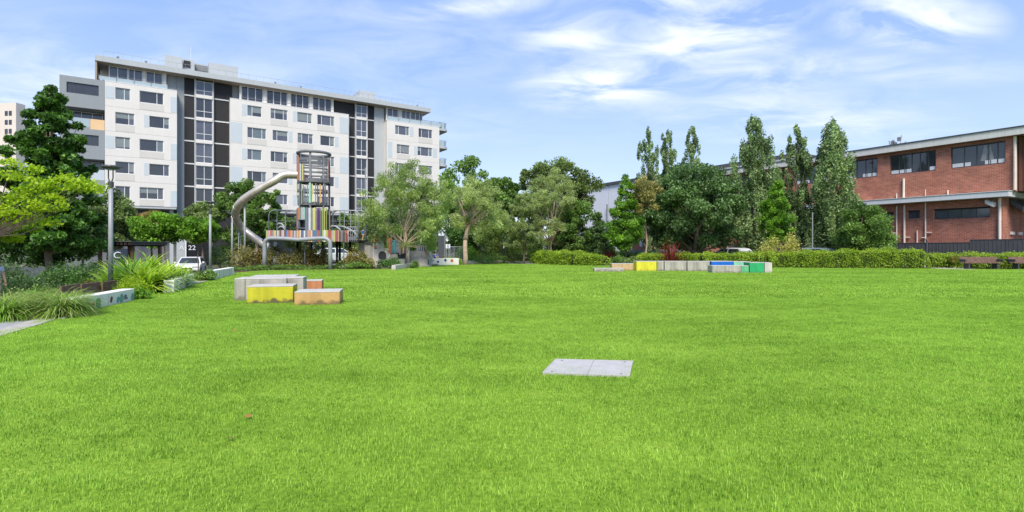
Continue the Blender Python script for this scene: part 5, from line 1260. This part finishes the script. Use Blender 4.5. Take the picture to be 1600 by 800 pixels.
    # thin pipe frames with rounded corners above the deck
    def frame(p0, p1, ytop, y, yb=372, mids=()):
        Zf = Zt + y; a, b_ = lx(p0, Zf), lx(p1, Zf); zt_ = wz(ytop, Zf); z0 = zd; c = .35
        pts = [(a, y, z0), (a, y, zt_ - c), (a + c * .3, y, zt_ - c * .3), (a + c, y, zt_), (b_ - c, y, zt_), (b_ - c * .3, y, zt_ - c * .3), (b_, y, zt_ - c), (b_, y, z0)]
        MB().tube(pts, .045, 7).build('pipe_frame', M['steel'], T, smooth=True)
        for mx in mids: MB().tube([(lx(mx, Zf), y, z0), (lx(mx, Zf), y, zt_)], .03, 6).build('pipe_upright', M['steel'], T)
        for q in (.33, .66): MB().tube([(a, y, z0 + (zt_ - z0) * q), (b_, y, z0 + (zt_ - z0) * q)], .012, 5).build('cable', M['steel'], T)
    frame(420, 466, 328.5, .6, mids=(446, 433)); frame(446, 476, 328.8, 1.3); frame(464, 500, 324.5, .9); frame(507, 520, 328, .9, mids=()); frame(515, 561, 329, .6, mids=(531, 538, 548)); frame(520, 572, 329, 1.4, mids=(555, 559))
    MB().tube([(lx(571, 39), 2, -.1), (lx(571, 39), 2, wz(262, 39))], .05, 8).build('mast', M['steel'], T)
    # small silver hoops over the deck
    for (a, b_, c_) in ((432, 446, 349), (434, 448, 354), (515, 533, 353)):
        pts = [(lx(a), .1, wz(c_ + 3, Zt)), (lx(a + 3), .1, wz(c_, Zt)), (lx((a + b_) / 2), .1, wz(c_ + .5, Zt)), (lx(b_ - 3), .1, wz(c_ + 5, Zt)), (lx(b_), .1, wz(c_ + 11, Zt))]
        MB().tube(pts, .07, 8).build('handrail', M['steel'], T, smooth=True)
    pts = [(lx(524), .4, wz(353, Zt)), (lx(535), .3, wz(354, Zt)), (lx(545), .1, wz(358, Zt)), (lx(554), 0, wz(363, Zt)), (lx(560), -.1, wz(372, Zt))]
    MB().tube(pts, .07, 8).build('handrail', M['steel'], T, smooth=True)
    # big arched pipe in front
    Za = 34.3; ax = lambda p: wx(p, Za) - X; ya = Za - Zt
    def arc(p0, p1, sgn):
        out = []
        for i in range(7):
            t = i / 6 * math.pi / 2; out.append((p0[0] + (p1[0] - p0[0]) * (1 - math.cos(t)), ya, p0[1] + (p1[1] - p0[1]) * math.sin(t)))
        return out
    zt_ = wz(372.3, Za)
    pts = [(ax(413.5), ya, -.1), (ax(413.5), ya, 1.0)] + arc((ax(413.5), wz(381, Za)), (ax(424), zt_), 1)
    pts += [(ax(445), ya, zt_ - .03), (ax(466), ya, zt_ - .10), (ax(488), ya, zt_ - .03)]
    pts += [tuple(q) for q in reversed(arc((ax(516), wz(381, Za)), (ax(505), zt_), 1))] + [(ax(516), ya, 1.0), (ax(516), ya, -.1)]
    # smooth it
    MB().tube(pts, .135, 12).build('arched_pipe', M['steel'], T, smooth=True)
    # tube slide: from the tower out left, round the bend and back underneath
    ctrl = [(468, 273.5, 36.6), (458, 273.2, 36.5), (448, 273.2, 36.4), (440, 275.5, 36.3), (428, 283, 36.1), (414, 290.5, 36), (400, 299, 35.9), (386, 308, 35.9), (377, 315.5, 36), (371, 323.5, 36.3), (368.2, 333, 36.9), (369.5, 343, 37.6), (375, 353, 38.1), (384, 362, 38.3), (396, 371, 38.2), (408, 379, 38), (424, 389, 37.7), (440, 399, 37.2), (452, 406, 36.9)]
    P = [W(*c) - Vector((X, Zt, 0)) for c in ctrl]
    def cr(p0, p1, p2, p3, t): return .5 * ((2 * p1) + (-p0 + p2) * t + (2 * p0 - 5 * p1 + 4 * p2 - p3) * t * t + (-p0 + 3 * p1 - 3 * p2 + p3) * t ** 3)
    pts = []
    for i in range(len(P) - 1):
        for j in range(4): pts.append(cr(P[max(0, i - 1)], P[i], P[i + 1], P[min(len(P) - 1, i + 2)], j / 4))
    pts.append(P[-1])
    sl_ = MB().tube(pts, .27, 18).build('tube_slide', M['stainless'], T, smooth=True)
    for i in range(6, len(pts) - 2, 6):
        d = (pts[i + 1] - pts[i]).normalized() * .02; MB().tube([pts[i] - d, pts[i] + d], .285, 18, caps=True).build('seam_ring', M['stainless'], sl_, smooth=False)
    for (px, py, Z, rr) in ((382.5, 317, 36.1, .07), (363, 340, 37.0, .05), (373, 358, 38.2, .04), (376, 358, 38.4, .04)):
        q = W(px, py, Z) - Vector((X, Zt, 0)); MB().tube([(q.x, q.y, -.1), (q.x, q.y, q.z)], rr, 8).build('slide_support', M['steel'], T, smooth=True)
    q = W(364, 332, 36.9) - Vector((X, Zt, 0)); MB().tube([(q.x - .45, q.y, q.z), (q.x + .3, q.y, q.z)], .035, 6).build('slide_bracket', M['dsteel'], T)
play_tower()
def play_wall():
    Z = 37.6; X = wx(597, Z); T = thing('play_wall', 'pale concrete play wall with a round window and coloured slats on top', 'playground', (X, Z, 0))
    lx = lambda p: wx(p, Z) - X; z = lambda p: wz(p, Z)
    n = 28; cx, cz, r = lx(597.3), z(400.3), 6.6 * Z / F
    def holed(x0, x1, z0, z1, y, th, m):
        b = MB(); ring = [(cx + r * math.cos(2 * math.pi * i / n), cz + r * 1.22 * math.sin(2 * math.pi * i / n)) for i in range(n)]
        outer = []
        for i in range(n):
            a = 2 * math.pi * i / n; c, s = math.cos(a), math.sin(a); t = 1e9
            if c > 1e-6: t = min(t, (x1 - cx) / c)
            if c < -1e-6: t = min(t, (x0 - cx) / c)
            if s > 1e-6: t = min(t, (z1 - cz) / s)
            if s < -1e-6: t = min(t, (z0 - cz) / s)
            outer.append((cx + c * t, cz + s * t))
        for yy in (y, y + th): b.v += [(p[0], yy, p[1]) for p in ring] + [(p[0], yy, p[1]) for p in outer]
        for i in range(n):
            j = (i + 1) % n
            b.f += [(i, j, n + j, n + i), (2 * n + j, 2 * n + i, 3 * n + i, 3 * n + j), (j, i, 2 * n + i, 2 * n + j), (n + i, n + j, 3 * n + j, 3 * n + i)]
        b.m = [0] * len(b.f)
        for (qx, qz) in ((x0, z0), (x1, z0), (x1, z1), (x0, z1)):      # fill the clipped corners
            pass
        return b.build('wall_panel', m, T)
    holed(lx(585), lx(609.5), z(414), z(387.2), 0, .22, M['concrete_l'])
    # corners beside the round opening
    bx('wall_panel', M['concrete_l'], lx(582), .01, -.1, lx(585), .22, z(379), T)
    bx('wall_panel', M['concrete_l'], lx(585), .012, z(387.1), lx(600), .22, z(379), T)
    bx('wall_base', M['concrete'], lx(584), -.05, -.1, lx(612), .3, z(413.8), T)
    bx('backing', mat('concrete with painted shade', (.34, .31, .28), .9, .1, 2), lx(580), .6, -.1, lx(637), .75, z(384), T)  # sheet behind the round window, interior shade put into its darker colour
    bx('wall_panel', M['concrete'], lx(560), .05, -.1, lx(582) - .005, .3, z(379.5), T)
    bx('ledge', M['dsteel'], lx(560), -.1, z(379.4), lx(582), .5, z(377.6), T)
    bx('wall_panel', M['concrete'], lx(609.6), .05, -.1, lx(632), .3, z(396.2), T)
    bx('painted_square', PB['red'], lx(584.6), .0, z(389), lx(588.6), .009, z(384), T)
    for (p0, key, ya, yb) in ((581.5, 'brown', 367, 378.5), (583.8, 'amber', 366, 378.5), (587, 'orange', 368, 378.5), (592, 'lgrey', 364, 378.5), (595, 'white', 366, 378.5), (598, 'taupe', 368, 378.5), (601.5, 'brown', 366, 386.5), (604.2, 'amber', 366, 386.5), (607, 'orange', 372, 395.5), (609.8, 'red', 371, 395.5), (612.6, 'teal', 376, 395), (615.4, 'teal', 375, 395), (618.2, 'slate', 374, 395), (621, 'grey', 375, 395), (623.8, 'taupe', 376, 398), (626.4, 'brown', 379, 397), (629, 'amber', 381, 396), (632, 'purple', 383, 396), (635, 'taupe', 383, 396)):
        bx('slat', SL[key], lx(p0), -.03, z(yb), lx(p0 + 2.5), .0, z(ya), T)
    o = MB().lathe([(.28, 0), (.33, .5)], 20).build('painted_arch_dark', M['blackpaint'], T); o.location = (lx(627.5), .04, z(404)); o.scale = (1, .05, 1.2)  # flat black piece on the wall; the opening's dark inside is painted
play_wall()
def stairs():
    Z = 39.5; X = wx(655, Z); T = thing('stairs', 'concrete stairs with slatted railing and orange panels', 'stairs', (X, Z, 0))
    lx = lambda p: wx(p, Z) - X; z = lambda p: wz(p, Z); n = 8; ht = z(392.5)
    for i in range(n): bx('step', M['concrete_l'], lx(640 + 1.0 * i) if False else lx(639 + i * .2), .28 * i, -.05, lx(671 - i * 1.5), .28 * (i + 1), ht * (i + 1) / n, T)
    bx('landing', M['concrete_l'], lx(632), 2.24, -.05, lx(662), 4.0, ht + .002, T)
    for i in range(9): bx('slat', SL[('purple', 'white', 'slate', 'white', 'purple', 'white', 'slate', 'white', 'purple')[i]], lx(641 + i * 1.75), 2.2, ht, lx(642.3 + i * 1.75), 2.235, ht + .42, T)
    bx('rail', M['steel'], lx(640), 2.19, ht + .42, lx(657), 2.24, ht + .47, T)
    for i in range(5): bx('slat', SL[('red', 'orange', 'orange', 'lgrey', 'slate')[i]], lx(657.5 + i * 2.6), 1.9 - i * .42, z(396) - i * .22, lx(659.6 + i * 2.6), 1.93 - i * .42, z(385.5) - i * .24, T)
    MB().tube([(lx(657), 2.0, z(384)), (lx(670), .2, z(400)), (lx(673.5), -.1, z(403)), (lx(673.5), -.1, 0)], .05, 7).build('handrail', M['steel'], T)
    MB().tube([(lx(668), .1, 0), (lx(668), .1, z(398))], .04, 7).build('rail_post', M['steel'], T)
stairs()
def kerbs():
    # concrete planter edge and stepped kerb along the playground
    def pr(name, pts, z0, z1, m): tag(MB().prism(pts, z0, z1).build(name, m, bevel=.01), kind='structure')
    a, b, c = G(590, 422), G(618, 422.5), G(655, 416.5)
    pr('kerb', [(wx(578, 36), 36), (wx(606, 35.4), 35.4), (wx(606, 36), 36), (wx(578, 36.6), 36.6)], -.1, .16, M['concrete'])
    pr('kerb', [(b.x, b.y), (c.x, c.y), (c.x, c.y + .5), (b.x, b.y + .5)], -.1, .33, M['concrete_l'])
    pr('kerb', [(b.x - .25, b.y), (b.x, b.y), (b.x, b.y + 2.5), (b.x - .25, b.y + 2.5)], -.1, .33, M['concrete_l'])
    d, e = G(690, 414.5), G(786, 411.2)
    pr('kerb', [(c.x, c.y + .05), (d.x, d.y), (e.x, e.y), (e.x, e.y + .5), (d.x, d.y + .5), (c.x, c.y + .55)], -.1, .14, M['concrete'])
    pr('kerb', [(c.x, c.y + .7), (d.x, d.y + .7), (e.x + .1, e.y + .7), (e.x + .1, e.y + 1.4), (d.x, d.y + 1.4), (c.x, c.y + 1.4)], -.1, .28, M['concrete_l'])
    pr('path', [(c.x, c.y + 1.4), (d.x, d.y + 1.4), (e.x + .1, e.y + 1.4), (6, 49.5), (6, 51), (e.x, e.y + 3.2), (d.x - 1.5, d.y + 4.5), (-16, 46), (-16, 41)], -.1, .02, M['paving'])
    pr('kerb_strip', [(G(786, 411.3).x, G(786, 411.3).y), (2.2, 46.1), (2.2, 46.6), (G(786, 411.3).x, G(786, 411.3).y + .6)], -.1, .05, M['concrete_l'])
    pr('soil_bed', [(-19, 32.3), (-16.2, 31.8), (-10.3, 34.5), (-7.9, 35.3), (-7.9, 37), (-19, 38.5)], -.1, .01, M['soil'])
kerbs()
dotted_wall('short white planter wall with three coloured dots right of the stairs', (wx(676, 42.6), 42.6), (wx(717, 43.6), 43.6), wz(403.6, 43), .35, [(.2, .30, .09, 'navy'), (.48, .42, .11, 'navy'), (.73, .38, .12, 'red'), (.04, .4, .05, 'blue')])
def stones():
    for i, (px, py, w_, h, lb) in enumerate(((748, 409.5, .9, .42, 'larger rounded sandstone boulder on the kerb'), (757, 410, .7, .5, 'upright pinkish stone beside the boulder'), (766, 411, .5, .2, 'small flat stone at the right of the boulders'))):
        Z = 50.2; r = random.Random(i); b = MB(); X = wx(px, Z)
        prof = [(.42, 0), (.5, .25), (.44, .6), (.28, .88), (.08, 1)]
        b.lathe([(a * w_, z_ * h) for a, z_ in prof], 9); b.v = [(x * (1 + .2 * r.uniform(-1, 1)), y * (1 + .2 * r.uniform(-1, 1)), z_ * (1 + .12 * r.uniform(-1, 1))) for x, y, z_ in b.v]
        tag(b.build('stone', mat('sandstone', (.45, .34, .24), .9, .2, 4, bump=.6), loc=(X, Z, .1)), lb, 'stone')
stones()
# picnic table, post, signs, mesh fence
def misc():
    Z = 48.5; X = wx(828, Z); T = thing('picnic_table', 'dark brown picnic table with benches left of the bright hedge', 'table', (X, Z, 0))
    for i in range(5): bx('table_plank', M['wood'], -.95, -.4 + i * .165, .72, .95, -.25 + i * .165, .76, T)
    for y in (-.75, .68):
        for j in range(2): bx('seat_plank', M['wood'], -.95, y + j * .15 - .1, .42, .95, y + j * .15 + .03, .455, T)
    for s in (-.6, .6):
        MB().tube([(s, -.6, 0), (s, -.1, .7)], .045, 6).build('leg', M['dsteel'], T); MB().tube([(s, .6, 0), (s, .1, .7)], .045, 6).build('leg', M['dsteel'], T); bx('cross_bar', M['dsteel'], s - .04, -.8, .36, s + .04, .8, .42, T)
    Z = 49.2; X = wx(787.3, Z); T = thing('post', 'black square post standing at the edge of the far path', 'post', (X, Z, 0))
    H = wz(376.5, Z); bx('shaft', M['blackpaint'], -.13, -.13, 0, .13, .13, H - .1, T, bevel=.01); bx('cap', M['dsteel'], -.15, -.15, H - .1, .15, .15, H, T, bevel=.01); bx('plate', M['white2'], -.05, -.137, H * .68, .04, -.131, H * .80, T)
    Z = 52; X = wx(753, Z); T = thing('sign', 'small white sign on a thin post among the shrubs', 'sign', (X, Z, 0))
    bx('sign_plate', M['white2'], -.1, -.02, 1.25, .12, 0, wz(384, Z), T); MB().tube([(0, .03, 0), (0, .03, 1.7)], .03, 6).build('post', M['steel'], T); bx('arm', M['white2'], -.1, -.02, wz(384, Z), .35, 0, wz(384, Z) + .1, T)
    Z = 47; X = wx(700, Z); T = thing('pedestrian_sign', 'white sign with a blue walking figure on twin posts by the mesh fence', 'sign', (X, Z, 0))
    z1, z0 = wz(381.5, Z), wz(388, Z); bx('sign_plate', M['white2'], -.2, -.02, z0, .2, 0, z1, T)
    for s in (-.16, .16): MB().tube([(s, .03, 0), (s, .03, z1)], .03, 6).build('post', M['steel'], T)
    mb = MB(); c = (z0 + z1) / 2; mb.lathe([(.035, c + .11), (.035, c + .17)], 8, (0, -.03)); mb.box(-.04, -.035, c - .03, .04, -.022, c + .10)
    mb.prism([(-.10, -.035), (-.05, -.035), (-.05, -.022), (-.10, -.022)], c - .19, c - .03).prism([(.04, -.035), (.09, -.035), (.09, -.022), (.04, -.022)], c - .19, c - .03).build('walking_figure', mat('sign blue', (.05, .12, .4), .5), T)
    Z = 47.5; X = wx(690, Z); T = thing('sign_board', 'tall dark grey upright board with light metal edge by the planter', 'sign', (X, Z, 0))
    bx('board', mat('dark slate board', (.06, .07, .075), .6), -.3, 0, 0, .22, .12, wz(368, Z), T); bx('edge', M['mgrey'], .222, -.02, 0, .36, .14, wz(366, Z), T)
    Z = 48.5; T = thing('mesh_fence', 'galvanised wire mesh fence left of the forked gum trunk', 'fence', (wx(701, Z), Z, 0)); w_ = wx(727, Z) - wx(701, Z); H = wz(385.5, Z)
    for i in range(4): MB().tube([(w_ * i / 3, 0, 0), (w_ * i / 3, 0, H)], .03, 6).build('post', M['steel'], T)
    MB().tube([(0, 0, H), (w_, 0, H)], .03, 6).build('top_rail', M['steel'], T)
    b = MB(); n = 22
    for i in range(n): x = w_ * (i + .5) / n; b.box(x - .006, -.006, .05, x + .006, .006, H)
    for j in range(12): z_ = .08 + (H - .1) * j / 12; b.box(0, -.004, z_, w_, .004, z_ + .01)
    b.build('wire_mesh', M['steel'], T)
    Z = 43.5; T = thing('spring_rider_post', 'thin pale green pole beside the child in blue', 'pole', (wx(672.3, Z), Z, 0)); MB().tube([(0, 0, 0), (0, 0, wz(384.5, Z))], .045, 8).build('pole', mat('pale mint paint', (.35, .55, .48), .5), T); MB().lathe([(.09, wz(385.5, Z)), (.11, wz(384.8, Z)), (.09, wz(384, Z))], 10).build('cap', SL['mint'], T)
    for px, Z, h in ((1269.5, 46, 333), (1131, 47, 374)):
        T = thing('pole', 'thin light pole rising behind the long hedge' if px > 1200 else 'short silver pole left of the white van', 'pole', (wx(px, Z), Z, 0)); MB().tube([(0, 0, 0), (0, 0, wz(h, Z))], .05, 8).build('shaft', M['steel'], T); MB().lathe([(.06, wz(h, Z)), (.06, wz(h, Z) + .06)], 8).build('cap', M['steel'], T)
    T = thing('post', 'short dark post in front of the grey sheet fence', 'post', (wx(1448, 42), 42, 0)); bx('shaft', M['dsteel'], -.05, -.05, 0, .05, .05, wz(374, 42), T); MB().lathe([(.09, wz(376, 42)), (.09, wz(373, 42))], 8).build('cap', M['wood2'], T)
misc()
# ------------------------------------------------------------------ vehicles
M['tyre'] = mat('tyre rubber', (.02, .02, .02), .8, .1, 5); M['rim'] = mat('wheel rim', (.45, .45, .46), .35, .05, 3, metal=.6)
M['lens'] = mat('lamp lens', (.55, .56, .58), .1, .05, 3, spec=.8); M['tail'] = mat('red tail lamp', (.35, .02, .02), .2, .05, 3)
def car(label, X, Y, rz, paint_col, van=False, group='parked cars'):
    g0 = gz(X, Y); pm = mat('car paint', paint_col, .25, .02, 1, spec=.6); T = thing('parked_car', label, 'van' if van else 'car', (X, Y, g0), rz, group)
    Lh = 2.25
    if van: lo = [(-2.4, .35), (2.35, .35), (2.42, .6), (2.38, .95), (1.75, 1.08), (-2.4, 1.1)]; cab = [(-2.38, 1.06), (1.85, 1.06), (1.25, 1.82), (1.0, 1.9), (-2.25, 1.92)]
    else: lo = [(-2.2, .3), (2.15, .3), (2.25, .5), (2.2, .72), (1.95, .86), (1.1, .98), (-2.0, 1.0), (-2.25, .85)]; cab = [(-1.95, .97), (1.1, .96), (.42, 1.42), (.1, 1.48), (-1.1, 1.47), (-1.5, 1.4)]
    def lathe_side(poly, w0, w1, m, name, bev=.04):
        n = len(poly); zs = [p[1] for p in poly]; z0, z1 = min(zs), max(zs); b = MB()
        for s in (-1, 1):
            for (x, z_) in poly: t = (z_ - z0) / (z1 - z0 + 1e-6); b.v.append((x, s * (w0 + (w1 - w0) * t), z_))
        b.f = [tuple(range(n)), tuple(range(2 * n - 1, n - 1, -1))] + [(i, i + n, (i + 1) % n + n, (i + 1) % n) for i in range(n)]; b.m = [0] * len(b.f)
        return b.build(name, m, T, bevel=bev)
    lathe_side(lo, .86, .88, pm, 'body', .06); lathe_side(cab, .84, .64 if not van else .74, pm, 'cabin', .04)
    z0 = 1.02 if not van else 1.14
    for s in (-1, 1):
        def q(pts, nm):
            b = MB(); zlo, zhi = cab[0][1], max(p[1] for p in cab); wt = .64 if not van else .74
            y = lambda z_: s * (.84 + (wt - .84) * (z_ - zlo) / (zhi - zlo) + .012)
            b.v = [(x, y(z_), z_) for x, z_ in pts]; b.f = [tuple(range(len(pts)))]; b.m = [0]; b.build(nm, M['glass'], T)
        zt = 1.38 if not van else 1.72
        if van: q([(.9, z0), (1.65, z0), (1.2, zt), (.9, zt)], 'side_window'); q([(-.2, z0), (.8, z0), (.8, zt), (-.2, zt)], 'side_window')
        else: q([(-.25, z0), (.9, z0), (.35, zt), (-.25, zt)], 'side_window'); q([(-1.6, z0), (-.33, z0), (-.33, zt), (-1.25, zt)], 'side_window')
        for x in (-1.4, 1.38):
            w_ = MB().lathe([(.20, -.1), (.33, -.1), (.345, -.06), (.345, .06), (.33, .1), (.2, .1)], 20).build('wheel', M['tyre'], T); w_.matrix_local = Matrix.Translation((x, s * .80, .33)) @ Matrix.Rotation(math.pi / 2, 4, 'X')
            MB().lathe([(.05, -.115), (.21, -.105), (.21, .105), (.05, .115)], 14).build('rim', M['rim'], w_)
        bx('headlight', M['lens'], 2.02 if not van else 2.2, s * .55 - .2, .66, 2.245 if not van else 2.40, s * .55 + .2, .80, T, bevel=.03)
        bx('tail_light', M['tail'], -2.27 if not van else -2.43, s * .68 - .12, .7, -2.1, s * .68 + .12, .86, T, bevel=.02)
        bx('mirror', pm, .85, s * .98 - .08, .98, .98, s * .98 + .08, 1.1, T, bevel=.03)
    fr = cab[1]; fr2 = cab[2]
    b = MB(); b.v = [(fr[0] - .02, -.72, fr[1] + .05), (fr[0] - .02, .72, fr[1] + .05), (fr2[0] + .07, .58, fr2[1] - .03), (fr2[0] + .07, -.58, fr2[1] - .03)]; b.f = [(0, 1, 2, 3)]; b.m = [0]; b.v = [(x + .03, y, z_ + .02) for x, y, z_ in b.v]; b.build('windscreen', M['glass'], T)
    bx('grille', M['blackpaint'], 2.2 if not van else 2.38, -.36, .5, 2.275 if not van else 2.44, .36, .68, T, bevel=.02); bx('lower_grille', M['blackpaint'], 2.18 if not van else 2.36, -.62, .33, 2.268 if not van else 2.43, .62, .45, T, bevel=.02)
    bx('number_plate', M['white2'], 2.24 if not van else 2.42, -.18, .42, 2.285 if not van else 2.45, .18, .52, T)
    return T
car('white car facing the park under the house number doorway', wx(296, 42) - .6, 43.2, -1.15, (.75, .75, .76))
car('white van whose roof shows over the long hedge', wx(1158, 45) + .3, 48, 2.15 , (.72, .72, .72), van=False)
car('blue grey car whose roof shows over the long hedge', wx(1277, 44.5), 45.5, 2.1, (.22, .27, .33))
car('silver white car behind the bright far hedge', wx(893, 55), 56, .3, (.7, .7, .72))
car('pale car parked under the play deck behind the shrubs', wx(528, 50), 50, .4, (.55, .6, .58))
car('dark blue car behind the pipe leg of the play deck', wx(507, 52), 53.5, .5, (.02, .04, .12))
# ------------------------------------------------------------------ people
SK = mat('skin', (.55, .33, .23), .55, .05, 5)
def person(label, X, Y, z0, H, rz, shirt, trousers, hair, pose='stand', shoes=(.1, .1, .1)):
    """one continuous skinned body, clothes over it as children"""
    T = thing('person', label, 'person', (X, Y, z0), rz); s = H / 1.72
    def body(nm, verts, edges, radii, m, sub=2):
        me = bpy.data.meshes.new(nm); me.from_pydata([tuple(Vector(v) * s) for v in verts], edges, []); me.materials.append(m)
        o = bpy.data.objects.new(nm, me); link(o, T)
        md = o.modifiers.new('skin', 'SKIN'); md.use_smooth_shade = True
        if not me.skin_vertices: me.skin_vertices.new()
        for i, r in enumerate(radii):
            r = (r, r) if not hasattr(r, '__len__') else r
            me.skin_vertices[0].data[i].radius = (r[0] * s, r[1] * s); me.skin_vertices[0].data[i].use_root = i == 0
        sb = o.modifiers.new('sub', 'SUBSURF'); sb.levels = sub; sb.render_levels = sub
        return o
    if pose == 'stand':
        hip, lk, rk = (0, 0, .92), (.10, -.01, .5), (-.10, .02, .5); la, ra = (.11, .03, .08), (-.11, .0, .08); hd = 0
        lh, rh = [(.22, -.02, 1.14), (.25, -.08, .92)], [(-.22, -.02, 1.14), (-.24, -.06, .92)]
    elif pose == 'step':
        hip, lk, rk = (0, 0, .92), (.10, -.16, .52), (-.10, .08, .50); la, ra = (.11, -.10, .10), (-.11, .30, .14); hd = -.04
        lh, rh = [(.23, .05, 1.14), (.24, -.12, .98)], [(-.23, -.12, 1.16), (-.22, -.34, 1.08)]
    else:   # crouching forward
        hip, lk, rk = (0, .12, .55), (.13, -.22, .48), (-.13, -.2, .46); la, ra = (.13, -.02, .08), (-.13, .02, .08); hd = -.18
        lh, rh = [(.2, -.38, .72), (.16, -.52, .52)], [(-.2, -.38, .72), (-.16, -.52, .50)]
    hz = hip[2]; k = hd
    up = (lambda t, h: (0, hip[1] + k * t * 1.6, hz + h * (1 if pose != 'crouch' else .92)))
    V = [hip, up(.4, .16), up(.7, .34), up(.9, .50), up(1.0, .57), up(1.1, .66), up(1.1, .76),
         (.10, hip[1], hz - .06), lk, la, (la[0], la[1] - .13, la[2] - .055), (-.10, hip[1], hz - .06), rk, ra, (ra[0], ra[1] - .13, ra[2] - .055)]
    sh = up(.85, .46)
    V += [(.17, sh[1], sh[2]), lh[0], lh[1], (-.17, sh[1], sh[2]), rh[0], rh[1]]
    E = [(0, 1), (1, 2), (2, 3), (3, 4), (4, 5), (5, 6), (0, 7), (7, 8), (8, 9), (9, 10), (0, 11), (11, 12), (12, 13), (13, 14), (3, 15), (15, 16), (16, 17), (3, 18), (18, 19), (19, 20)]
    Rr = [(.15, .11), (.13, .10), (.15, .11), (.12, .09), .05, (.078, .095), (.07, .085), .09, .062, .042, .035, .09, .062, .042, .035, .055, .042, .028, .055, .042, .028]
    n0 = len(V)
    for hi, hand in ((17, lh[1]), (20, rh[1])):        # palm and five separate fingers
        V.append((hand[0], hand[1] - .015, hand[2] - .07)); E.append((hi, len(V) - 1)); Rr.append((.034, .018)); pm_ = len(V) - 1
    body('body', V, E, Rr, SK)
    fb = MB()
    for hi, hand in ((17, lh[1]), (20, rh[1])):
        for j in range(4):
            x = (hand[0] + (j - 1.5) * .017) ; l = (.062, .072, .068, .052)[j]; z_ = hand[2] - .085; y = hand[1] - .02
            fb.tube([Vector((x, y, z_)) * s, Vector((x, y - .008, z_ - l * .5)) * s, Vector((x, y - .026, z_ - l)) * s], [.0085 * s, .008 * s, .006 * s], 6)
        sg = -1 if hand[0] > 0 else 1; x = hand[0] + sg * .03; fb.tube([Vector((x, hand[1] - .02, hand[2] - .05)) * s, Vector((x + sg * .02, hand[1] - .035, hand[2] - .085)) * s, Vector((x + sg * .018, hand[1] - .045, hand[2] - .105)) * s], [.011 * s, .01 * s, .007 * s], 6)
    fb.build('fingers', SK, T, smooth=True)
    sv = [V[0], V[1], V[2], V[3], V[15], tuple(Vector(V[15]).lerp(Vector(V[16]), .6)), V[18], tuple(Vector(V[18]).lerp(Vector(V[19]), .6))]
    sv[0] = (V[0][0], V[0][1], V[0][2] - .02)
    body('shirt', sv, [(0, 1), (1, 2), (2, 3), (3, 4), (4, 5), (3, 6), (6, 7)], [(.175, .13), (.15, .118), (.168, .125), (.125, .10), .072, .066, .072, .066], mat('shirt cloth', shirt, .85, .15, 30))
    tv = [(V[0][0], V[0][1], V[0][2] + .04), V[7], tuple(Vector(V[7]).lerp(Vector(V[8]), .9)), V[11], tuple(Vector(V[11]).lerp(Vector(V[12]), .9))]
    body('shorts', tv, [(0, 1), (1, 2), (0, 3), (3, 4)], [(.158, .12), .108, .088, .108, .088], mat('shorts cloth', trousers, .85, .1, 20))
    hv = V[6]; cy, cz = V[5][1], V[5][2]
    hb = bmesh_ball = MB(); hb.lathe([(.02, -.02), (.075, .0), (.096, .05), (.092, .10), (.06, .145), (.02, .158)], 14)
    o = hb.build('hair', mat('hair', hair, .6, .2, 30), T, smooth=True); o.location = Vector((0, hv[1] + .022, hv[2] - .065)) * s; o.scale = (s * .96, s * 1.0, s * 1.0)
    f = MB()
    for sg in (-1, 1): f.lathe([(.004, cz + .028), (.010, cz + .033), (.004, cz + .04)], 6, (sg * .032, cy - .088), 0)
    f.v = [tuple(Vector(v) * s) for v in f.v]; f.build('eyes', M['blackpaint'], T)
    nz = MB().prism([(-.012, cy - .088), (.012, cy - .088), (.0, cy - .112)], cz - .005, cz + .03); nz.v = [tuple(Vector(v) * s) for v in nz.v]; nz.build('nose', SK, T)
    mo = MB().box(-.022, cy - .094, cz - .032, .022, cy - .08, cz - .024); mo.v = [tuple(Vector(v) * s) for v in mo.v]; mo.build('mouth', mat('lips', (.4, .14, .12), .5), T)
    for a in (9, 13):
        p = V[a]; b = MB().box(p[0] - .045, p[1] - .19, -.0, p[0] + .045, p[1] + .06, .075); b.v = [tuple(Vector(v) * s) for v in b.v]; b.build('shoe', mat('shoe', shoes, .7), T, bevel=.02 * s)
    return T
X_ = wx(-9, 15); person('person in a pale blue patterned shirt standing at the left picture edge', X_, 15, -.35, 1.5, math.radians(60), (.55, .62, .74), (.42, .34, .25), (.10, .03, .02))
person('small child in a blue shirt walking on the play deck', wx(567, 37.2), 37.2, wz(377.5, 37.2), .95, math.radians(150), (.03, .13, .42), (.5, .22, .18), (.03, .02, .015), 'step')
person('child in blue crouching beside the pale green pole', wx(679, 44.2), 44.2, .2, 1.15, math.radians(60), (.05, .15, .55), (.05, .10, .3), (.05, .03, .02), 'crouch')
